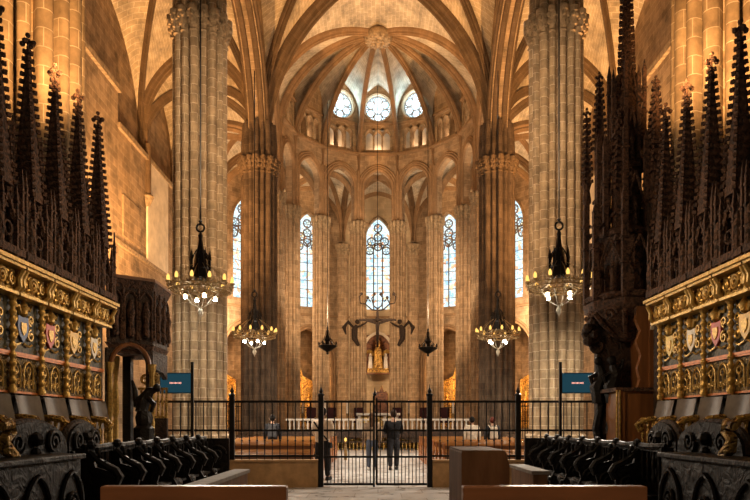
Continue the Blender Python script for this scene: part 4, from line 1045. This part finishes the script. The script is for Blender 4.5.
for s, wn in ((-1,'left'),(1,'right')):
    r = thing('altar_rail', f'white marble balustrade on the {wn} of the presbytery', 'balustrade', (s*2.9,PY+.2,1.0))
    for i in range(19): MB().lathe([(.06,1.0),(.07,1.06),(.035,1.15),(.065,1.3),(.035,1.48),(.06,1.56)], (s*(.4+.245*i),PY+.2,0), 6).build('baluster', M['marble'], r, True)
    MB().box((s*2.62,PY+.2,1.62), (4.8,.22,.1)).build('rail', M['marble'], r); MB().box((s*2.62,PY+.2,1.02), (4.8,.24,.06)).build('plinth', M['marble'], r)
    for j, x in enumerate((.95,2.3,3.3)):
        w = ['beside the altar','second out from the altar','farthest out from the altar'][j]
        c = thing('clergy_chair', f'dark red upholstered chair on the {wn} of the presbytery, {w}', 'chair', (s*x*1.25,41.5,1.0), None)
        X = s*x*1.25
        MB().box((X,41.5,1.5), (.6,.55,.12)).build('seat', M['darkred'], c); MB().box((X,41.78,1.95), (.6,.08,.9)).build('backrest', M['darkred'], c, bevel=.03)
        for dx in (-.27,.27):
            for dy in (-.22,.22): MB().box((X+dx,41.5+dy,1.22), (.06,.06,.44)).build('leg', M['giltwood'], c)
            MB().box((X+dx,41.5,1.78), (.06,.5,.05)).build('armrest', M['giltwood'], c)
    for j in range(3):
        X = s*(1.8+1.3*j)
        c = thing('candlestick', f'tall white candle on a stand, {["inner","middle","outer"][j]} of three on the {wn} of the altar', 'candlestick', (X,39.5,1.0))
        MB().lathe([(.16,1.0),(.17,1.05),(.05,1.12),(.07,1.4),(.04,1.5),(.06,1.9),(.1,2.0)], (X,39.5,0), 8).build('stand', M['brass'], c, True); MB().lathe([(.05,2.0),(.05,2.75),(.01,2.78)], (X,39.5,0), 8).build('wax_candle', M['marble'], c)
al = thing('altar', 'white stone altar table at the centre of the presbytery', 'altar', (0,40,1.0))
MB().box((0,40,1.95), (2.6,1.0,.14)).build('table_top', M['marble'], al, bevel=.02)
for x in (-1.1,-.4,.4,1.1): MB().lathe([(.12,1.0),(.13,1.1),(.08,1.2),(.08,1.75),(.13,1.88)], (x,39.8,0), 8).build('colonnette', M['marble'], al, True)
MB().box((0,40.2,1.44), (2.3,.4,.88)).build('support', M['golddim'], al)
th = thing('cathedra', 'dark red and gold bishop chair with crested back behind the altar', 'chair', (.25,47.5,1.0))
M['redbrown'] = carved('red_brown_carving', (.22,.09,.04), (.06,.02,.012), 5.0, .6, .1)
MB().box((.25,47.5,2.2), (1.0,.9,1.0)).build('seat', M['redbrown'], th)
MB().plate([(-.45,0),(.45,0),(.45,1.8),(.3,2.0),(.15,1.95),(0,2.4),(-.15,1.95),(-.3,2.0),(-.45,1.8)], [], .15, frame((.25,48,1.7),(1,0))).build('backrest', M['redbrown'], th)
MB().tube([(.25+x,47.95,1.7+z) for x, z in [(-.45,0),(-.45,1.8),(-.3,2.0),(-.15,1.95),(0,2.4),(.15,1.95),(.3,2.0),(.45,1.8),(.45,0)]], .07, 6).build('carved_frame', M['golddim'], th, True)
MB().box((.25,47.5,1.35), (2.0,1.6,.7)).build('step', M['marble'], th)
# ---------------------------------------------------------------- shrine niche and crucifix
sy = YC + R2*cos(DT/2) - .7
sr = thing('niche_shrine', 'golden shrine figure group in the pale framed niche below the central window', 'shrine', (0,sy+.2,5.5))
MB().tube([(x,sy-.06,z) for x, z in arch_hole(1.15,5.45,7.3,1.4,10)], .12, 8).build('pale_surround', M['pale'], sr, True)
MB().box((0,sy-.15,5.42), (3.0,.5,.14)).build('sill', M['brownwood'], sr)
MB().bbox(-1.1,1.1,sy+.62,sy+.7,5.5,8.6).build('backing', M['redbrown'], sr)
MB().box((0,sy+.2,5.68), (1.7,.4,.35)).build('gilt_base', M['gold'], sr)
fm = MB().lathe([(.45,5.85),(.4,6.2),(.3,6.8),(.34,7.2),(.2,7.5),(.17,7.6),(.2,7.75),(.14,7.92),(.2,8.0),(.05,8.2)], (0,sy+.25,0), 10); fm.build('central_figure', M['gold'], sr, True)
for s in (-1,1):
    MB().lathe([(.22,5.85),(.2,6.2),(.14,6.6),(.17,6.75),(.09,6.85),(.11,7.0),(.02,7.1)], (s*.62,sy+.2,0), 8).build('side_figure', M['marble'], sr, True)
    m = MB()
    for q in range(4): m.sph((s*(.45+.12*q),sy+.35,7.0+.25*q-.12*q*q*.5), .16, 7)
    m.build('angel', M['giltrelief'], sr, True)
M['bronze'] = plain('dark_bronze', (.028,.018,.013), .7, 0, .12, .4, 10, .1)
c0 = at(377.5, 330, 41.5)
cx = thing('crucifix', 'dark bronze crucifix with curling branches hanging before the central window', 'crucifix', c0)
X, Y, Z = c0
MB().box((X,Y,Z+.1), (.15,.14,2.3)).box((X,Y,Z+.62), (2.3,.13,.14)).build('cross', M['bronze'], cx)
m = MB().tube([(X,Y-.14,Z-1.0),(X,Y-.16,Z-.4),(X,Y-.16,Z+.1),(X,Y-.16,Z+.4)], [.05,.09,.11,.13], 8)
for s in (-1,1): m.tube([(X,Y-.16,Z+.38),(X+s*.5,Y-.14,Z+.5),(X+s*1.02,Y-.1,Z+.66)], [.08,.06,.045], 7)
m.sph((X,Y-.2,Z+.62), .14, 8, (1,1,1.2)); m.build('corpus', M['bronze'], cx, True)
for s in (-1,1):
    m = MB().tube([(X,Y,Z+1.2),(X+s*.35,Y,Z+1.25),(X+s*.75,Y,Z+1.6),(X+s*.6,Y,Z+1.95),(X+s*.42,Y,Z+1.75)], .05, 6)
    m.tube([(X,Y,Z+1.3),(X+s*.25,Y,Z+1.5),(X+s*.35,Y,Z+1.95),(X+s*.18,Y,Z+2.15)], .045, 6)
    m.tube([(X+s*.75,Y,Z+1.6),(X+s*1.05,Y,Z+1.65),(X+s*1.12,Y,Z+2.05),(X+s*.98,Y,Z+2.2)], .045, 6)
    m.sph((X+s*1.0,Y,Z+2.22), .1, 6); m.sph((X+s*.2,Y,Z+2.2), .1, 6); m.sph((X+s*.6,Y,Z+2.0), .1, 6)
    m.build('scroll_branch', M['bronze'], cx, True)
MB().tube([(X,Y,Z+1.2),(X,Y,Z+15)], .02, 5).build('cable', M['bronze'], cx)
for s, px, py in ((-1,354.5,333),(1,402.5,333)):
    c = at(px, py, 47.72); a = thing('bronze_angel', f'dark bronze angel mounted on the column {"left" if s < 0 else "right"} of the crucifix', 'statue', c)
    m = MB().tube([c+V3((s*-.3,0,-.9)), c+V3((0,-.05,-.4)), c+V3((0,-.1,.2)), c+V3((s*-.15,-.1,.55))], [.1,.2,.22,.1], 8); m.sph(c+V3((s*-.2,-.12,.78)), .17, 8)
    m.tube([c+V3((0,-.1,.35)), c+V3((s*-.5,-.2,.5)), c+V3((s*-.9,-.2,.75))], [.08,.07,.05], 6); m.build('body', M['bronze'], a, True)
    MB().tube([c+V3((0,0,.3)), c+V3((s*.45,.05,.8)), c+V3((s*.75,.05,.4)), c+V3((s*.6,.05,-.1))], [.06,.14,.16,.04], 7).build('wing', M['bronze'], a, True)
# ---------------------------------------------------------------- people
CL = {}
def cloth(name, c, rough=.85):
    if name not in CL: CL[name] = plain(name, c, rough, 0, .2, .3, 12, .15)
    return CL[name]
def skin_mesh(name, nodes, edges, mat, root, sub=1, org=(0,0,0), rot=0.0):
    me = bpy.data.meshes.new(name)
    R = Matrix.Rotation(rot, 3, 'Z')
    me.from_pydata([tuple(R @ V3(n[:3])) for n in nodes], edges, [])
    o = bpy.data.objects.new(name, me); COL.objects.link(o)
    m = o.modifiers.new('skin','SKIN'); m.use_smooth_shade = True
    sv = me.skin_vertices[0].data if me.skin_vertices else None
    if sv is None:
        bpy.context.view_layer.objects.active = o; bpy.ops.object.modifier_remove(modifier='skin'); bpy.ops.object.modifier_add(type='SKIN'); o.modifiers[0].use_smooth_shade = True; sv = me.skin_vertices[0].data
    for i, n in enumerate(nodes):
        r = n[3]; sv[i].radius = r if isinstance(r, tuple) else (r, r)
    sv[0].use_root = True
    s = o.modifiers.new('sub','SUBSURF'); s.levels = sub; s.render_levels = sub
    me.materials.append(mat); o.parent = root
    return o
M['skin'] = plain('skin', (.55,.33,.23), .6, 0, .3, .1, 5, 0)
def person(label, loc, h, rot, top, legs, hair, arms='down', bag=None, stride=.09, head_turn=0.0, long_hair=False, shoe=(.03,.03,.03), seated=False):
    r = thing('person', label, 'person', loc)
    k = h/1.75; S = lambda *p: tuple(x*k for x in p[:3]) + ((tuple(q*k for q in p[3]) if isinstance(p[3], tuple) else p[3]*k),)
    # body faces +y (away from the camera) before rotation
    if arms == 'front': AL = [(.20,0,1.38,.05),(.25,.06,1.12,.042),(.12,.24,1.10,.034)]
    elif arms == 'up': AL = [(.20,0,1.38,.05),(.25,.10,1.14,.042),(.14,.27,1.34,.034)]
    else: AL = [(.20,0,1.40,.05),(.25,-.02,1.12,.042),(.26,.06,.87,.034)]
    AR = [(-a,b,c,d) for a,b,c,d in ([(.20,0,1.40,.05),(.25,-.02,1.12,.042),(.26,.06,.87,.034)] if arms == 'one' else AL)]
    hand = lambda w, s: [(w[0]*1.0, w[1]+.03, w[2]-.05, (.036,.02)), (w[0], w[1]+.05, w[2]-.10, (.032,.016))]
    nodes = [S(0,0,.95,.07), S(0,.0,1.15,.08), S(0,.0,1.34,.09), S(0,-.005,1.47,.055), S(0,.01,1.53,.052), S(0,.02,1.60,(.082,.092)), S(0,.01,1.69,(.078,.09)), S(0,.01,1.735,(.05,.06))]
    edges = [(i,i+1) for i in range(7)]
    for q in (AL, AR):
        b = len(nodes); nodes += [S(*p) for p in q]; w = q[2]; nodes += [S(*p) for p in hand(w, 1)]
        edges += [(2,b),(b,b+1),(b+1,b+2),(b+2,b+3),(b+3,b+4)]
        # fingers and thumb
        e = len(nodes)
        for f in range(4): nodes.append(S(w[0]+(-.026+.017*f), w[1]+.065, w[2]-.165+.012*abs(f-1.5), .008)); edges.append((b+4,e+f))
        nodes.append(S(w[0]-(.05 if w[0] > 0 else -.05), w[1]+.06, w[2]-.085, .01)); edges.append((b+3,e+4))
    L2 = []
    for s in (1,-1):
        st = stride*s
        q = [(.095*s,0,.88,.06),(.10*s,st*.4+.02,.50,.05),(.10*s,st-.02,.10,.045),(.10*s,st+.10,.04,(.045,.03))]
        b = len(nodes); nodes += [S(*p) for p in q]; edges += [(0,b),(b,b+1),(b+1,b+2),(b+2,b+3)]; L2.append(q)
    skin_mesh('body', nodes, edges, M['skin'], r, 2, rot=rot)
    # clothing
    tn = [S(0,0,.80,(.20,.14)), S(0,0,1.10,(.195,.14)), S(0,0,1.34,(.23,.145)), S(0,-.005,1.46,(.11,.095))]; te = [(0,1),(1,2),(2,3)]
    for q in (AL, AR):
        b = len(tn); tn += [S(q[0][0],q[0][1],q[0][2],.09), S(q[1][0],q[1][1],q[1][2],.072), S(q[2][0],q[2][1]-.01,q[2][2]+.01,.048)]; te += [(2,b),(b,b+1),(b+1,b+2)]
    skin_mesh('jacket', tn, te, cloth(*top), r, 2, rot=rot)
    ln = [S(0,0,1.02,(.15,.105)), S(0,0,.90,(.165,.115))]; le = [(0,1)]
    for q in L2:
        b = len(ln); ln += [S(q[0][0],q[0][1],q[0][2]-.04,.115), S(q[1][0],q[1][1],q[1][2],.085), S(q[2][0],q[2][1],q[2][2]-.02,.068)]; le += [(1,b),(b,b+1),(b+1,b+2)]
    skin_mesh('trousers', ln, le, cloth(*legs), r, 2, rot=rot)
    R = Matrix.Translation(loc) @ Matrix.Rotation(rot, 4, 'Z')
    for q in L2:
        x, y, z = q[3][0]*k, q[3][1]*k, 0
        MB().box((x,y-.06*k,.045*k), (.10*k,.27*k,.09*k), 0, (.8,.75), R).build('shoe', cloth('shoe_%d' % int(shoe[0]*100), shoe), r, bevel=.02)
    hm = MB().sph((0,-.012*k,1.665*k), .108*k, 14, (.93,1.05,1.08), R)
    if long_hair: hm.tube([R @ V3((0,-.06*k,1.64*k)), R @ V3((0,-.10*k,1.5*k)), R @ V3((0,-.12*k,1.33*k))], [.10*k,.10*k,.05*k], 10)
    hm.build('hair', cloth(*hair), r, True)
    for s in (-1,1): MB().sph((s*.033*k,.105*k,1.635*k), .012*k, 6, (1,1,1), R).build('eye', cloth('eye_dark', (.03,.02,.02)), r, True)
    MB().tube([R @ V3((0,.105*k,1.63*k)), R @ V3((0,.125*k,1.595*k)), R @ V3((0,.10*k,1.585*k))], [.010*k,.016*k,.008*k], 6).build('nose', M['skin'], r, True)
    MB().tube([R @ V3((-.025*k,.10*k,1.555*k)), R @ V3((0,.108*k,1.553*k)), R @ V3((.025*k,.10*k,1.555*k))], .007*k, 5).build('mouth', cloth('lips', (.45,.18,.15)), r, True)
    for s in (-1,1): MB().sph((s*.092*k,.01*k,1.61*k), .024*k, 7, (.5,.8,1.3), R).build('ear', M['skin'], r, True)
    if bag == 'strap':
        MB().tube([R @ V3((-.17*k,-.13*k,1.42*k)), R @ V3((0,-.155*k,1.2*k)), R @ V3((.2*k,-.10*k,.95*k))], .018*k, 6).build('bag_strap', cloth('black_strap', (.015,.015,.015)), r, True)
        MB().box((.22*k,-.02*k,.85*k), (.07*k,.16*k,.14*k), 0, (.9,.9), R).build('bag', cloth('black_strap', (.015,.015,.015)), r, bevel=.03)
    elif bag:
        MB().box((0,-.20*k,1.22*k), (.30*k,.16*k,.44*k), 0, (.8,.7), R).build('backpack', cloth(*bag), r, bevel=.04)
        m = MB()
        for s in (-1,1): m.tube([R @ V3((s*.12*k,-.15*k,1.40*k)), R @ V3((s*.14*k,0,1.48*k)), R @ V3((s*.13*k,.13*k,1.35*k))], .02*k, 6)
        m.build('backpack_strap', cloth(*bag), r, True)
    return r
person('person in a beige jacket with shoulder bag standing behind the left gate post', (at(322.5,480,16.55).x,16.55,0), 1.77, -.35, ('beige_jacket',(.74,.58,.43)), ('black_trousers',(.02,.018,.02)), ('black_hair',(.015,.012,.01)), 'front', 'strap', .10)
person('person in a light patterned top and jeans behind the middle of the gate', (at(372,470,20.2).x,20.2,0), 1.70, .12, ('cream_top',(.34,.24,.16)), ('blue_jeans',(.07,.08,.11)), ('brown_hair',(.10,.05,.025)), 'down', None, .05, 0, True, (.5,.48,.45))
person('person in black jacket and trousers standing right of the gate centre', (at(393.5,470,20.3).x,20.3,0), 1.78, .05, ('black_jacket',(.012,.012,.014)), ('charcoal_trousers',(.025,.025,.03)), ('dark_brown_hair',(.04,.022,.014)), 'front', None, .08)
person('person in dark clothes with a grey backpack among the left pews', (at(272.5,470,21.86).x,21.86,0), 1.66, .1, ('dark_coat',(.03,.03,.035)), ('black_trousers',(.02,.018,.02)), ('black_hair',(.015,.012,.01)), 'down', ('grey_backpack',(.07,.07,.075)))
person('person in a white top among the right pews', (at(472,470,21.86).x,21.86,0), 1.60, -.1, ('white_top',(.66,.58,.46)), ('blue_jeans',(.07,.08,.11)), ('black_hair',(.015,.012,.01)), 'down')
person('person in dark jacket with a pale backpack among the right pews', (at(492.5,470,21.86).x,21.86,0), 1.58, .1, ('dark_coat',(.03,.03,.035)), ('black_trousers',(.02,.018,.02)), ('dark_red_hair',(.12,.03,.02)), 'down', ('pale_backpack',(.55,.48,.38)))
# ---------------------------------------------------------------- light
def spot(loc, tgt, e, col, size=60, blend=.6, rad=.3):
    l = bpy.data.lights.new('spot','SPOT'); l.energy = e; l.color = col; l.spot_size = radians(size); l.spot_blend = blend; l.shadow_soft_size = rad
    o = bpy.data.objects.new('spot', l); COL.objects.link(o); o.location = loc
    o.rotation_euler = (V3(tgt)-V3(loc)).to_track_quat('-Z','Y').to_euler(); return o
def point(loc, e, col, rad=.1):
    l = bpy.data.lights.new('lamp','POINT'); l.energy = e; l.color = col; l.shadow_soft_size = rad
    o = bpy.data.objects.new('lamp', l); COL.objects.link(o); o.location = loc; return o
OR = (1.0,.52,.19); WM = (1.0,.70,.43); WH = (1,.86,.68)
for i, c in enumerate(CH):
    for q in range(4):
        a = 2*pi*q/4+.5; b = c + V3((.42*cos(a), .42*sin(a), -.36))
        spot(b, b + V3((.55*cos(a), .55*sin(a), -.5)), 650 if i < 2 else 800, WH, 125, .5, .07)
for s in (-1, 1):
    spot((s*10.0, 25.6, 5), (s*9.8, 33, 20), 15000, OR, 100)
    spot((s*8.0, 27, 6), (s*12.9, 36, 11), 5000, OR, 90)
    spot((s*8.2, 11.0, 5), (s*6.5, 12.3, 10), 2600, OR, 50)
    spot((s*4.2, 9.6, 6.6), (s*6.5, 12.3, 8.3), 1200, OR, 58)
    spot((s*2.0, 15.2, 9), (s*6.43, 24.4, 10.5), 3600, WM, 60)
    spot((s*4.2, 15, 8), (s*4, 31, 24), 1100, WM, 70)
    spot((s*4.0, 27, 20), (s*3.2, 21, 0), 2800, WH, 60)
    spot((s*3.2, 37.5, 8), (s*1.5, 50, 10), 2500, WM, 85)
    point((s*9.7, 46, 9), 1800, WM, .4)
    spot((s*4.9, 38.5, 4), (s*1.0, 45, 25), 2700, (1,.78,.55), 60)
    spot((-s*2.2, 9.0, 6.2), (s*5, 10.3, 2.4), 290, (1,.72,.4), 42)
for k in range(-3, 4):
    p = pol(R1+.3, k); point((p.x, p.y, 21.3), 22, WM, .1)  # unseen point added to brighten the triforium back wall
    if k:
        p = pol(R2+1.2, k); point((p.x, p.y, 4.5), 160, OR, .1)
for k in (-1, 0, 1):
    p = pol(R1-.45, k); point((p.x, p.y, 24.1), 130, (.55,.82,1.0), .3)      # daylight entering by the roses
spot((0, 38.5, 15), (0, 40, 0), 450, WH, 70)
spot((0, 6.5, 11), (0, 15.2, .6), 1000, WM, 36)  # added fill on the gate, parapet and standing figures
spot((0, .5, 6), (0, 4.6, .7), 160, WM, 50)  # added fill to brighten the foreground pews, no visible source
for s in (-1, 1): spot((-s*2.6, 8.6, 6.5), (s*5, 11.9, 4.6), 420, WM, 62)  # added fill across the choir onto spires and throne
w = bpy.data.worlds.new('world'); SC.world = w; w.use_nodes = True
bg = w.node_tree.nodes['Background']; bg.inputs[0].default_value = (1,.75,.5,1); bg.inputs[1].default_value = .08
SC.view_settings.view_transform = 'Standard'; SC.view_settings.look = 'None'; SC.view_settings.gamma = 1; SC.view_settings.exposure = 0.42
SC.view_settings.use_curve_mapping = False
SC.cycles.use_denoising = True
SC.cycles.max_bounces = 5; SC.cycles.diffuse_bounces = 4
